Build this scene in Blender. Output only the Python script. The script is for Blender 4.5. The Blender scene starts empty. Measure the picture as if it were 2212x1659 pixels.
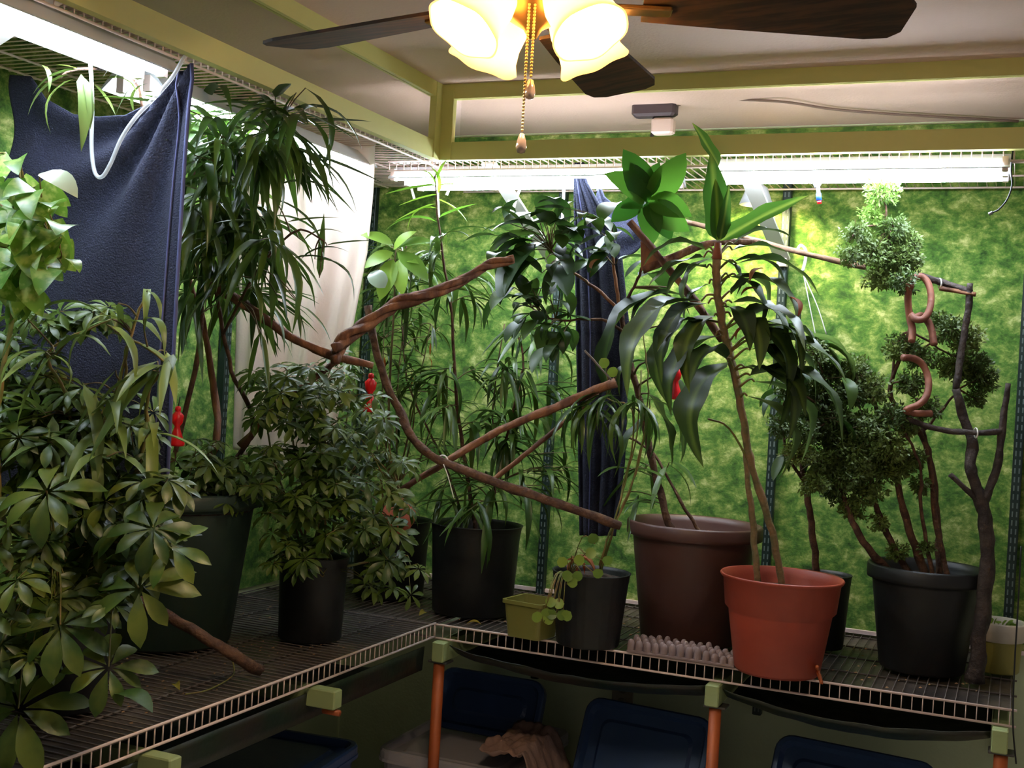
import bpy, bmesh, math, random
from mathutils import Vector, Matrix, noise
random.seed(7)
sc = bpy.context.scene
C = sc.collection
# ---------------------------------------------------------------- camera
F = 2579.0; CX, CY = 1106.0, 829.5
def _basis():
    yaw, pitch, roll = [math.radians(a) for a in (-22.93, -0.205, 3.343)]
    f = Vector((math.sin(yaw)*math.cos(pitch), math.cos(yaw)*math.cos(pitch), math.sin(pitch)))
    r = Vector((math.cos(yaw), -math.sin(yaw), 0)); u = r.cross(f)
    return (math.cos(roll)*r + math.sin(roll)*u, -math.sin(roll)*r + math.cos(roll)*u, f)
RT, UP, FW = _basis()
CAM = Vector((1.5482, -3.18595, 1.58636))
cam = bpy.data.cameras.new('camera'); cam.sensor_width = 36; cam.lens = F/2212*36; cam.clip_start = .05
co = bpy.data.objects.new('camera', cam); C.objects.link(co)
co.matrix_world = Matrix(((RT.x, UP.x, -FW.x, CAM.x), (RT.y, UP.y, -FW.y, CAM.y), (RT.z, UP.z, -FW.z, CAM.z), (0, 0, 0, 1)))
sc.camera = co
# ---------------------------------------------------------------- view, world
sc.view_settings.view_transform = 'Standard'; sc.view_settings.look = 'None'
sc.view_settings.gamma = 1; sc.view_settings.use_curve_mapping = False
sc.view_settings.exposure = -0.15
w = bpy.data.worlds.new('world'); sc.world = w; w.use_nodes = True
w.node_tree.nodes['Background'].inputs[0].default_value = (.62, .56, .52, 1)
w.node_tree.nodes['Background'].inputs[1].default_value = .28
BULB_W, TUBE_E, SPOT_W = 9.5, 58.0, 3.6       # ceiling fan bulbs (W each), fluorescent emission, basking lamp (W)
# ---------------------------------------------------------------- measuring helpers: a direction seen by the camera meets a real plane / distance
def ray(x, y): return FW + (x-CX)/F*RT - (y-CY)/F*UP
def P(x, y, d): return CAM + ray(x, y)*d
def at(x, y, axis, val):
    d = ray(x, y); i = 'xyz'.index(axis); return CAM + d*((val-CAM[i])/d[i])
R0, WX, WY, ZS, ZU, ZC = random.random, -.735, .735, .85, 2.245, 2.465
def ru(a, b): return a+(b-a)*R0()
# ---------------------------------------------------------------- materials
def lin(c): return tuple(((v/255)/12.92 if v/255 <= .04045 else ((v/255+.055)/1.055)**2.4) for v in c)
MATS = {}
def mat(name, col, rough=.6, metal=0, bump=0, bscale=60, col2=None, nscale=20, emit=0, trans=0, alpha=None, rand=0, stretch=None, stripe=None, detail=4, lo=.4, hi=.6):
    if name in MATS: return MATS[name]
    m = bpy.data.materials.new(name); m.use_nodes = True; nt = m.node_tree; n = nt.nodes; l = nt.links
    b = n['Principled BSDF']; b.inputs['Base Color'].default_value = (*col, 1)
    b.inputs['Roughness'].default_value = rough; b.inputs['Metallic'].default_value = metal
    tc = n.new('ShaderNodeTexCoord'); src = tc.outputs['Object']
    if stretch:
        mp = n.new('ShaderNodeMapping'); mp.inputs['Scale'].default_value = stretch; l.new(src, mp.inputs[0]); src = mp.outputs[0]
    out = None
    if col2 is not None:
        t = n.new('ShaderNodeTexNoise'); t.inputs['Scale'].default_value = nscale; t.inputs['Detail'].default_value = detail; l.new(src, t.inputs[0])
        rp = n.new('ShaderNodeValToRGB'); l.new(t.outputs[0], rp.inputs[0])
        rp.color_ramp.elements[0].position = lo; rp.color_ramp.elements[0].color = (*col, 1)
        rp.color_ramp.elements[1].position = hi; rp.color_ramp.elements[1].color = (*col2, 1)
        out = rp.outputs[0]
    if stripe:
        sx = n.new('ShaderNodeSeparateXYZ'); l.new(tc.outputs['Object'], sx.inputs[0])
        ab = n.new('ShaderNodeMath'); ab.operation = 'ABSOLUTE'; l.new(sx.outputs[0], ab.inputs[0])
        mr = n.new('ShaderNodeMapRange'); mr.inputs[1].default_value = 0; mr.inputs[2].default_value = stripe[1]; l.new(ab.outputs[0], mr.inputs[0])
        mx = n.new('ShaderNodeMix'); mx.data_type = 'RGBA'; l.new(mr.outputs[0], mx.inputs[0])
        mx.inputs[6].default_value = (*stripe[0], 1); mx.inputs[7].default_value = (*col, 1)
        if out: l.new(out, mx.inputs[7])
        out = mx.outputs[2]
    if rand:
        oi = n.new('ShaderNodeObjectInfo'); hs = n.new('ShaderNodeHueSaturation')
        a = n.new('ShaderNodeMapRange'); a.inputs[3].default_value = 1-rand; a.inputs[4].default_value = 1+rand; l.new(oi.outputs['Random'], a.inputs[0])
        h = n.new('ShaderNodeMapRange'); h.inputs[3].default_value = .5+.03*rand; h.inputs[4].default_value = .5-.07*rand; l.new(oi.outputs['Random'], h.inputs[0])
        l.new(a.outputs[0], hs.inputs['Value']); l.new(h.outputs[0], hs.inputs['Hue'])
        if out: l.new(out, hs.inputs['Color'])
        else: hs.inputs['Color'].default_value = (*col, 1)
        out = hs.outputs[0]
    if out: l.new(out, b.inputs['Base Color'])
    if bump:
        t = n.new('ShaderNodeTexNoise'); t.inputs['Scale'].default_value = bscale; t.inputs['Detail'].default_value = 5; l.new(src, t.inputs[0])
        bp = n.new('ShaderNodeBump'); bp.inputs['Strength'].default_value = bump; bp.inputs['Distance'].default_value = .01
        l.new(t.outputs[0], bp.inputs['Height']); l.new(bp.outputs[0], b.inputs['Normal'])
    if emit: b.inputs['Emission Color'].default_value = (*col, 1); b.inputs['Emission Strength'].default_value = emit
    fin = b.outputs[0]
    if trans:
        tr = n.new('ShaderNodeBsdfTranslucent'); tr.inputs[0].default_value = (*[min(1, v*1.6) for v in col], 1)
        if out: l.new(out, tr.inputs[0])
        mx = n.new('ShaderNodeMixShader'); mx.inputs[0].default_value = trans
        l.new(fin, mx.inputs[1]); l.new(tr.outputs[0], mx.inputs[2]); fin = mx.outputs[0]
    if alpha is not None:
        tr = n.new('ShaderNodeBsdfTransparent'); mx = n.new('ShaderNodeMixShader'); mx.inputs[0].default_value = alpha
        l.new(tr.outputs[0], mx.inputs[1]); l.new(fin, mx.inputs[2]); fin = mx.outputs[0]
    l.new(fin, n['Material Output'].inputs[0])
    MATS[name] = m; return m
rail_m = mat('yellow_green_paint', lin((212, 208, 132)), .55, bump=.1, bscale=30)
white_m = mat('white_coated_wire', lin((232, 208, 200)), .45)
dwire_m = mat('dusty_wire', lin((84, 74, 68)), .6)
ceil_m = mat('ceiling_paint', lin((222, 192, 180)), .9, bump=.15, bscale=120)
sage_m = mat('sage_wall_paint', lin((205, 218, 180)), .85, bump=.1, bscale=80)
black_m = mat('black_plastic', lin((19, 20, 21)), .5, bump=.05)
std_m = mat('dark_green_metal', lin((28, 44, 38)), .45, .3)
bark_m = mat('brown_bark', lin((98, 68, 48)), .85, bump=.7, bscale=70, col2=lin((70, 46, 34)), nscale=40)
rbark_m = mat('reddish_twisted_wood', lin((128, 84, 54)), .75, bump=.7, bscale=50, col2=lin((86, 52, 36)), nscale=30, stretch=(1, 1, .4))
dbark_m = mat('dark_driftwood', lin((66, 55, 50)), .8, bump=.7, bscale=60, col2=lin((45, 36, 34)), nscale=35)
gstem_m = mat('green_stem', lin((96, 104, 42)), .6, col2=lin((120, 96, 50)), nscale=40)
pstem_m = mat('thin_brown_stem', lin((92, 76, 46)), .7)
soil_m = mat('potting_soil', lin((40, 30, 24)), .95, bump=1, bscale=90, col2=lin((66, 50, 38)), nscale=60)
# ---------------------------------------------------------------- mesh helpers
class MB:
    def __init__(s): s.v = []; s.f = []; s.sm = []
    def add(s, vs, fs, smooth=True):
        o = len(s.v); s.v += [tuple(v) for v in vs]; s.f += [tuple(i+o for i in f) for f in fs]; s.sm += [smooth]*len(fs)
    def box(s, c, size, rot=None, bev=0):
        hx, hy, hz = [a/2 for a in size]; M = rot or Matrix.Identity(3); c = Vector(c)
        if bev:
            vs = []; b = bev
            for z, k in ((-hz, b), (-hz+b, 0), (hz-b, 0), (hz, b)):
                x, y = hx-k, hy-k
                vs += [(x-b, y, z), (x, y-b, z), (x, -y+b, z), (x-b, -y, z), (-x+b, -y, z), (-x, -y+b, z), (-x, y-b, z), (-x+b, y, z)]
            fs = [tuple(range(8)), tuple(range(31, 23, -1))]
            for k in range(3):
                for i in range(8): j = (i+1) % 8; fs.append((k*8+i, k*8+8+i, k*8+8+j, k*8+j))
            s.add([c+M@Vector(v) for v in vs], fs, False); return
        vs = [c+M@Vector((x*hx, y*hy, z*hz)) for x in (-1, 1) for y in (-1, 1) for z in (-1, 1)]
        s.add(vs, [(0, 1, 3, 2), (4, 6, 7, 5), (0, 4, 5, 1), (2, 3, 7, 6), (0, 2, 6, 4), (1, 5, 7, 3)], False)
    def tube(s, pts, r, n=6, cap=True, rough=0):
        pts = [Vector(p) for p in pts]; m = len(pts)
        rs = r if isinstance(r, (list, tuple)) else [r]*m
        if len(rs) != m: rs = [rs[0]+(rs[-1]-rs[0])*i/(m-1) for i in range(m)]
        vs = []; t0 = (pts[1]-pts[0]).normalized()
        a = t0.orthogonal().normalized()
        for i, p in enumerate(pts):
            t = (pts[min(i+1, m-1)]-pts[max(i-1, 0)]).normalized()
            a = (a-t*a.dot(t)).normalized(); b = t.cross(a)
            for k in range(n):
                g = 2*math.pi*k/n; rr = rs[i]*(1+(rough*noise.noise(p*25+Vector((k*3.1, 0, 0))) if rough else 0))
                vs.append(p+(a*math.cos(g)+b*math.sin(g))*rr)
        fs = [(i*n+k, i*n+(k+1) % n, (i+1)*n+(k+1) % n, (i+1)*n+k) for i in range(m-1) for k in range(n)]
        if cap: fs += [tuple(range(n-1, -1, -1)), tuple((m-1)*n+k for k in range(n))]
        s.add(vs, fs)
    def lathe(s, prof, n=32, c=(0, 0, 0), rib=0, ribn=0, M=None):
        c = Vector(c); vs = []
        for q in prof:
            r, z = q[0], q[1]
            for k in range(n):
                g = 2*math.pi*k/n; rr = r*(1+rib*math.cos(ribn*g)) if rib else r
                v = Vector((rr*math.cos(g), rr*math.sin(g), z))
                vs.append(c+(M@v if M else v))
        m = len(prof)
        fs = [(i*n+k, i*n+(k+1) % n, (i+1)*n+(k+1) % n, (i+1)*n+k) for i in range(m-1) for k in range(n)]
        s.add(vs, fs)
    def build(s, name, m, parent=None, origin=None):
        me = bpy.data.meshes.new(name); o0 = Vector(origin) if origin is not None else (Vector(parent.location) if parent and parent.parent is None else Vector((0, 0, 0)))
        if parent is not None and parent.parent is not None and origin is None: o0 = Vector(parent.parent.location)+Vector(parent.location)
        me.from_pydata([tuple(Vector(v)-o0) for v in s.v], [], s.f)
        me.polygons.foreach_set('use_smooth', s.sm); me.materials.append(m); me.update()
        o = bpy.data.objects.new(name, me); C.objects.link(o)
        if parent is not None: o.parent = parent
        else: o.location = o0
        return o
def tag(o, label, cat=None, group=None, kind=None):
    if label: o['label'] = label
    if cat: o['category'] = cat
    if group: o['group'] = group
    if kind: o['kind'] = kind
    return o
def empty(name, loc, label, cat, group=None):
    o = bpy.data.objects.new(name, None); o.location = loc; o.empty_display_size = .05; C.objects.link(o)
    return tag(o, label, cat, group)
def smooth(pts, k=6):
    pts = [Vector(p) for p in pts]
    if len(pts) < 3: return [pts[0].lerp(pts[-1], i/k) for i in range(k+1)]
    out = []; q = [pts[0]*2-pts[1]]+pts+[pts[-1]*2-pts[-2]]
    for i in range(1, len(q)-2):
        a, b, c, d = q[i-1:i+3]
        for j in range(k):
            t = j/k; out.append(.5*((2*b)+(c-a)*t+(2*a-5*b+4*c-d)*t*t+(3*b-a-3*c+d)*t**3))
    out.append(pts[-1]); return out
def struct(name, mb, m): return tag(mb.build(name, m), None, kind='structure')
# ================================================================ THE ROOM
XR, YF = 3.0, -4.6
def slab(name, x0, x1, y0, y1, z0, z1, m):
    b = MB(); b.box(((x0+x1)/2, (y0+y1)/2, (z0+z1)/2), (x1-x0, y1-y0, z1-z0)); return struct(name, b, m)
floor_m = mat('beige_vinyl_floor', lin((214, 204, 184)), .7, bump=.2, bscale=40, col2=lin((198, 188, 168)), nscale=6)
slab('floor', WX-.1, XR+.1, YF-.1, WY+.1, -.1, 0, floor_m)
slab('ceiling', WX-.1, XR+.1, YF-.1, WY+.1, ZC, ZC+.1, ceil_m)
slab('wall_back', WX-.1, XR+.1, WY, WY+.1, 0, ZC, sage_m)
slab('wall_left', WX-.1, WX, YF, WY, 0, ZC, sage_m)

def backdrop_material():
    m = bpy.data.materials.new('mottled_green_felt'); m.use_nodes = True; n = m.node_tree.nodes; l = m.node_tree.links
    b = n['Principled BSDF']; b.inputs['Roughness'].default_value = .95
    tc = n.new('ShaderNodeTexCoord'); mp = n.new('ShaderNodeMapping'); mp.inputs['Scale'].default_value = (1, 1, 1.35); l.new(tc.outputs['Object'], mp.inputs[0])
    def nz(s, d, dist=0, r=.6):
        t = n.new('ShaderNodeTexNoise'); t.inputs['Scale'].default_value = s; t.inputs['Detail'].default_value = d; t.inputs['Roughness'].default_value = r; t.inputs['Distortion'].default_value = dist
        l.new(mp.outputs[0], t.inputs[0]); return t
    a = nz(15, 9, .25, .72)
    rp = n.new('ShaderNodeValToRGB'); l.new(a.outputs[0], rp.inputs[0]); e = rp.color_ramp.elements
    e[0].position = .34; e[0].color = (*lin((36, 70, 22)), 1); e[1].position = .66; e[1].color = (*lin((184, 188, 120)), 1)
    k = rp.color_ramp.elements.new(.47); k.color = (*lin((76, 114, 38)), 1)
    k = rp.color_ramp.elements.new(.56); k.color = (*lin((122, 144, 66)), 1)
    c = nz(140, 3); mx = n.new('ShaderNodeMix'); mx.data_type = 'RGBA'; mx.blend_type = 'OVERLAY'; mx.inputs[0].default_value = .35
    l.new(rp.outputs[0], mx.inputs[6]); l.new(c.outputs[0], mx.inputs[7]); l.new(mx.outputs[2], b.inputs['Base Color'])
    bp = n.new('ShaderNodeBump'); bp.inputs['Strength'].default_value = .3; bp.inputs['Distance'].default_value = .005; l.new(c.outputs[0], bp.inputs['Height']); l.new(bp.outputs[0], b.inputs['Normal'])
    return m
bd_m = backdrop_material()
b = MB(); b.box(((WX+1.62+.4)/2, WY-.006, (ZS+.01+ZC-.01)/2), (1.62+.4-WX, .01, ZC-ZS-.02))
tag(b.build('backdrop_panel', bd_m), 'mottled green felt backdrop on the back wall behind the potted plants', 'backdrop')
b = MB(); b.box((WX+.006, (WY-.02-2.6)/2, (ZS+.01+ZC-.01)/2), (.01, WY-.02+2.6, ZC-ZS-.02))
tag(b.build('backdrop_panel', bd_m), 'mottled green felt backdrop on the left wall behind the navy towel', 'backdrop')
# white bottom edge strip of the backdrop
b = MB(); b.box((.6, WY-.018, ZS+.008), (2.55, .012, .012)); struct('trim_1', b, white_m)
# hanging frame: ceiling rail, lower rail, corner post
FX, FY = -.10, .04
b = MB(); b.box(((FX+2.2)/2, FY+.012, ZC-.022), (2.2-FX, .024, .044)); struct('trim_2', b, rail_m)
b = MB(); b.box((FX-.012, (FY-3.0)/2, ZC-.022), (.024, 3.0+FY+.024, .044)); struct('trim_3', b, rail_m)
ZR0, ZR1 = 2.236, 2.29
b = MB(); b.box(((FX+2.2)/2, FY+.012, (ZR0+ZR1)/2), (2.2-FX, .024, ZR1-ZR0)); struct('trim_4', b, rail_m)
b = MB(); b.box((FX-.012, (FY-3.0)/2, (ZR0+ZR1)/2), (.024, 3.0+FY+.024, ZR1-ZR0)); struct('trim_5', b, rail_m)
b = MB(); b.box((FX+.018, FY+.008, (ZC+ZR0)/2), (.045, .022, ZC-ZR0-.002)); b.box((FX-.008, FY-.018, (ZC+ZR0)/2), (.022, .045, ZC-ZR0-.002)); struct('trim_6', b, rail_m)
pane_m = bpy.data.materials.new('clear_acrylic'); pane_m.use_nodes = True
n = pane_m.node_tree.nodes; l = pane_m.node_tree.links
tr = n.new('ShaderNodeBsdfTransparent'); tr.inputs[0].default_value = (.95, .93, .9, 1); gl = n.new('ShaderNodeBsdfGlossy'); gl.inputs['Roughness'].default_value = .12
fw_ = n.new('ShaderNodeLayerWeight'); fw_.inputs[0].default_value = .5; pw_ = n.new('ShaderNodeMath'); pw_.operation = 'POWER'; pw_.inputs[1].default_value = 5; l.new(fw_.outputs[1], pw_.inputs[0])
fr = n.new('ShaderNodeMath'); fr.operation = 'MULTIPLY_ADD'; fr.inputs[1].default_value = .45; fr.inputs[2].default_value = .03; l.new(pw_.outputs[0], fr.inputs[0]); mx = n.new('ShaderNodeMixShader')
l.new(fr.outputs[0], mx.inputs[0]); l.new(tr.outputs[0], mx.inputs[1]); l.new(gl.outputs[0], mx.inputs[2]); l.new(mx.outputs[0], n['Material Output'].inputs[0])
b = MB(); b.box(((FX+2.2)/2+.03, FY+.014, (ZC-.044+ZR1)/2), (2.2-FX-.06, .004, ZC-.044-ZR1))
tag(b.build('clear_pane', pane_m), 'clear plastic pane between the yellow-green rails, above the back shelf', 'pane')
b = MB(); b.box((FX-.014, (FY-3.0)/2-.03, (ZC-.044+ZR1)/2), (.004, 3.0+FY-.05, ZC-.044-ZR1))
tag(b.build('clear_pane', pane_m), 'clear plastic pane between the yellow-green rails, above the left shelf', 'pane')
# slotted shelf standards on the walls
def standard(x, y, onleft, label):
    e = empty('shelf_standard', (x, y, ZS), label, 'bracket rail', 'slotted shelf standards on the walls'); b = MB(); z0, z1 = ZS-.3, ZU+.03
    b.box((x, y, (z0+z1)/2), (.028, .028, z1-z0), bev=.002); b.build('upright', std_m, e)
    s = MB(); z = z0+.02
    while z < z1-.03:
        for o in (-.006, .006):
            if onleft: s.box((x+.0145, y+o, z), (.001, .004, .016))
            else: s.box((x+o, y-.0145, z), (.004, .001, .016))
        z += .026
    tag(s.build('slot_rows', mat('slot_grey_green', (.09, .12, .11), .6), e), None, kind='stuff')  # slots drawn as thin plates, paler than the upright
standard(.055, WY-.027, False, 'dark green slotted shelf upright left of the narrow navy towel')
standard(.83, WY-.027, False, 'dark green slotted shelf upright behind the brown pot and terracotta pot')
standard(1.56, WY-.027, False, 'dark green slotted shelf upright at the far right edge by the cream pot')
standard(-.70, WY-.027, False, 'dark slotted shelf upright in the corner beside the white curtain')
standard(WX+.027, -.14, True, 'dark slotted shelf upright on the left wall between navy towel and white curtain')
# ================================================================ WIRE SHELVES
def wire_shelf(name, x0, x1, y0, y1, z, along, lipside, label, lipm, deckm, lip=.04, pitch=.0254, mids=()):
    """deck wires run across `along`; lip hangs down on lipside"""
    e = empty(name, ((x0+x1)/2, (y0+y1)/2, z), label, 'shelf', 'white wire shelves')
    d = MB(); L = MB()
    def seg(mb, a, c, r, n=4): mb.tube([a, c], r, n)
    if along == 'x':
        k = int((x1-x0)/pitch)
        for i in range(k+1):
            x = x0+.004+i*pitch
            if x > x1: break
            seg(d, (x, y0, z), (x, y1, z), .0017)
            if lip: seg(L, (x, y0-.001, z), (x, y0-.001, z-lip), .0017)
        for y in mids: seg(d, (x0, y, z-.003), (x1, y, z-.003), .003, 6)
        if lip:
            for zz, nm in ((z, 'lip_top_rail'), (z-lip, 'lip_bottom_rail')):
                r_ = MB(); r_.tube([(x0, y0-.002, zz), (x1, y0-.002, zz)], .0032, 8); r_.build(nm, lipm, e)
    else:
        k = int((y1-y0)/pitch)
        for i in range(k+1):
            y = y1-.004-i*pitch
            if y < y0: break
            seg(d, (x0, y, z), (x1, y, z), .0017)
            if lip: seg(L, (x1+.001, y, z), (x1+.001, y, z-lip), .0017)
        for x in mids: seg(d, (x, y0, z-.003), (x, y1, z-.003), .003, 6)
        if lip:
            for zz, nm in ((z, 'lip_top_rail'), (z-lip, 'lip_bottom_rail')):
                r_ = MB(); r_.tube([(x1+.002, y0, zz), (x1+.002, y1, zz)], .0032, 8); r_.build(nm, lipm, e)
    tag(d.build('deck_wires', deckm, e), None, kind='stuff')
    if lip: tag(L.build('lip_wires', lipm, e), None, kind='stuff')
    return e
wire_shelf('wire_shelf', WX+.02, 1.59, 0, WY-.04, ZS, 'x', 'y', 'lower white wire shelf along the back wall carrying the brown and terracotta pots', white_m, dwire_m, mids=(.17, .36, .52, .68))
wire_shelf('wire_shelf', WX+.03, 0, -2.3, -.005, ZS+.004, 'y', 'x', 'lower white wire shelf along the left wall carrying the big green pot', white_m, dwire_m, mids=(-.13, -.3, -.5, -.68))
wire_shelf('wire_shelf', FX-.2, 1.95, FY+.05, WY-.07, ZU, 'x', 'y', 'upper wire shelf along the back wall holding the strip lights', white_m, white_m, lip=.03, mids=(.25, .45, .64))
wire_shelf('wire_shelf', WX+.05, FX-.03, -2.7, FY+.5, ZU, 'y', 'x', 'upper wire shelf along the left wall over the navy towel', white_m, white_m, lip=.02, mids=(-.35, -.55, -.66))
# clear dirty liner lying on lower shelves
liner_m = mat('dusty_plastic_liner', lin((84, 74, 66)), .35, bump=.3, bscale=25, col2=lin((56, 50, 47)), nscale=9)
b = MB(); b.box(((.0+1.585)/2+.003, .37, ZS-.009), (1.57, .69, .003)); tag(b.build('shelf_liner', liner_m), 'dusty grey plastic liner under the pots on the back shelf', 'liner')
b = MB(); b.box((-.36, -.80, ZS-.006), (.70, 2.95, .003)); tag(b.build('shelf_liner', liner_m), 'dusty grey plastic liner under the green pot on the left shelf', 'liner')
# green painted beams and orange posts underneath
beam_m = mat('pale_green_beam_paint', lin((150, 165, 112)), .6, bump=.1)
for x, lb in ((.03, 'pale green support beam under the inner corner of the wire shelves'), (.845, 'pale green support beam under the back shelf below the egg-crate mat'), (1.555, 'pale green support beam under the right end of the back shelf')):
    b = MB(); b.box((x, .33, ZS-.073), (.038, .74, .058), bev=.003); tag(b.build('support_beam', beam_m), lb, 'beam', 'support beams under the shelves')
for y, lb in ((-.66, 'pale green beam end sticking out below the middle of the left shelf lip'), (-1.27, 'pale green beam end below the left shelf lip at the bottom edge'), (-1.9, 'pale green support beam under the left shelf nearest the camera')):
    b = MB(); b.box((-.30, y, ZS-.066), (.74, .038, .046), bev=.003); tag(b.build('support_beam', beam_m), lb, 'beam', 'support beams under the shelves')
post_m = mat('orange_copper_pipe', lin((190, 98, 48)), .5, .1, col2=lin((165, 84, 42)), nscale=8)
for x, y, lb in ((.025, -.012, 'orange pipe post standing under the inner corner of the shelves'), (.85, -.008, 'orange pipe post under the middle of the back shelf'), (1.56, -.008, 'orange pipe post under the right end of the back shelf')):
    e = empty('support_post', (x, y, 0), lb, 'post', 'orange posts under the shelves')
    b = MB(); b.tube([(x, y, 0), (x, y, ZS-.11)], .0165, 16); b.build('pipe', post_m, e)
    b = MB(); b.box((x, y+.01, ZS-.106), (.06, .05, .006), bev=.001); b.build('foot_plate', mat('dull_steel', lin((90, 88, 84)), .5, .6), e)
b = MB(); b.tube([(.03, -.66, ZS-.098), (.076, -.66, ZS-.098)], .008, 8); tag(b.build('wood_peg', post_m), 'short orange peg under the pale green beam end of the left shelf', 'peg')
# sagging dark pond liner under the back shelf
def sheet(name, fn, nu, nv, m, label=None, cat=None, parent=None, thick=.002, origin=None):
    vs = [fn(i/nu, j/nv) for j in range(nv+1) for i in range(nu+1)]
    mb = MB(); mb.add(vs, [(j*(nu+1)+i, j*(nu+1)+i+1, (j+1)*(nu+1)+i+1, (j+1)*(nu+1)+i) for j in range(nv) for i in range(nu)])
    o = mb.build(name, m, parent)
    if thick: s = o.modifiers.new('s', 'SOLIDIFY'); s.thickness = thick; s.offset = 0
    return tag(o, label, cat) if label else o
tarp_m = mat('dark_pond_liner', lin((38, 34, 28)), .4, bump=.5, bscale=12, col2=lin((26, 40, 28)), nscale=5)
def tarp(x0, x1, sag, lb):
    def fn(u, v):
        x = x0+(x1-x0)*u; s = math.sin(math.pi*u)**.8*sag
        yy = -.012+v*.7
        z = ZS-.045-.05*min(1, (1-abs(2*v-1))*4+.2)-s*(.6+.4*math.sin(math.pi*v))
        return Vector((x, yy, z+.005*noise.noise(Vector((x*12, yy*12, 0)))))
    sheet('pond_liner', fn, 40, 24, tarp_m, lb, 'liner')
tarp(.055, .822, .05, 'dark plastic sheet sagging under the back shelf between left and middle orange posts')
tarp(.868, 1.533, .06, 'dark plastic sheet sagging under the back shelf between middle and right orange posts')
def fn(u, v):
    y = -2.3+2.25*v; x = -.012-.68*u
    return Vector((x, y, ZS-.125-.03*math.sin(math.pi*u)+.006*noise.noise(Vector((x*9, y*9, 3)))))
sheet('pond_liner', fn, 20, 60, tarp_m, 'dark brown plastic sheet slung below the left shelf', 'liner')
def fn(u, v):   # front flap of it
    y = -2.3+2.25*v; return Vector((-.008-.004*u, y, ZS-.058-.07*u))
sheet('pond_liner', fn, 3, 40, tarp_m, 'dark flap of plastic hanging down along the left shelf edge', 'liner')
# outlet on the wall under the shelf
o_ = at(1345, 1502, 'y', WY-.004)
e = empty('wall_outlet', o_, 'dim beige outlet plate on the sage wall below the back shelf', 'outlet')
b = MB(); b.box(o_, (.075, .006, .115), bev=.002); b.build('cover_plate', mat('beige_plate', lin((130, 125, 108)), .5), e)
for dz in (-.022, .022):
    b = MB(); b.lathe([(0, 0), (.015, 0), (.015, .002), (0, .002)], 12, o_+Vector((0, -.0035, dz)), M=Matrix.Rotation(math.pi/2, 3, 'X')); b.build('socket', mat('outlet_face', lin((110, 104, 90)), .5), e)
# ================================================================ LIGHTS
tube_m = mat('lit_fluorescent_tube', (.80, .90, 1.0), .4, emit=TUBE_E)
hood_m = mat('white_enamel_hood', lin((225, 228, 235)), .35)
def strip(a, c, label, tubes=2, w=.14, hz=.022):
    a = Vector(a); c = Vector(c); t = (c-a).normalized(); s = Vector((-t.y, t.x, 0))
    e = empty('strip_light', a, label, 'light', 'fluorescent strip lights under the upper shelf')
    M = Matrix((t, s, Vector((0, 0, 1)))).transposed(); L = (c-a).length
    b = MB()
    prof = [(-w/2, -.028), (-w/2+.004, -.03), (-w*.28, .0), (w*.28, .0), (w/2-.004, -.03), (w/2, -.028), (w*.3, .012), (-w*.3, .012)]
    n_ = len(prof); vs = [a+s*y+Vector((0, 0, z_)) for y, z_ in prof]+[c+s*y+Vector((0, 0, z_)) for y, z_ in prof]
    b.add(vs, [(i, (i+1) % n_, n_+(i+1) % n_, n_+i) for i in range(n_)]+[tuple(range(n_-1, -1, -1)), tuple(range(n_, 2*n_))], False)
    b.build('reflector_hood', hood_m, e)
    for k in range(tubes):
        off = (k-(tubes-1)/2)*w*.42
        b = MB(); b.tube([a+t*.02+s*off-Vector((0, 0, .022)), c-t*.02+s*off-Vector((0, 0, .022))], .0125, 12); b.build('tube', tube_m, e)
        for q in (a+t*.012, c-t*.012):
            b = MB(); b.box(q+s*off-Vector((0, 0, .018)), (.014, .02, .036), M); b.build('lamp_holder', white_m, e)
    return e
zt = ZU-.022
strip((.72, .155, zt), (1.50, .155, zt), tubes=3, w=.19, label='bright fluorescent strip light under the upper back shelf at the right')
strip((-.30, .20, zt), (.60, .20, zt), tubes=3, w=.22, label='bright fluorescent strip light under the upper back shelf beside the white curtain')
strip((-.20, -1.13, zt), (-.20, -2.1, zt), 'bright strip light above the navy towel at the upper left', w=.15, tubes=2)
strip((-.33, -.08, zt), (-.33, -1.05, zt), 'bright strip light above the tall narrow-leaved tree beside the white curtain', w=.18, tubes=2)
# triangular shelf brackets
def bracket(top_front, wall_pt, label):
    a, c = Vector(top_front), Vector(wall_pt); e = empty('shelf_bracket', c, label, 'bracket', 'white diagonal shelf brackets')
    b = MB(); t = (c-a).normalized(); s = t.cross(Vector((0, 0, 1))).normalized(); q = t.cross(s)
    b.box((a+c)/2, ((c-a).length, .05, .008), Matrix((t, s, q)).transposed()); b.build('strut', mat('white_bracket', lin((225, 222, 218)), .5), e)
    b = MB(); b.box(c, (.03, .03, .05)); b.build('mounting_foot', white_m, e)
bracket((.03, .12, ZU-.004), (.055, WY-.055, ZU-.26), 'white diagonal bracket under the upper shelf above the round-leaved bush')
bracket((.80, .14, ZU-.004), (.83, WY-.055, ZU-.22), 'white diagonal bracket under the upper shelf above the corn plant')
bracket((FX-.03, -1.50, ZU-.004), (WX+.05, -1.50, ZU-.26), 'white diagonal bracket under the upper left shelf in the top left corner')
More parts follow.
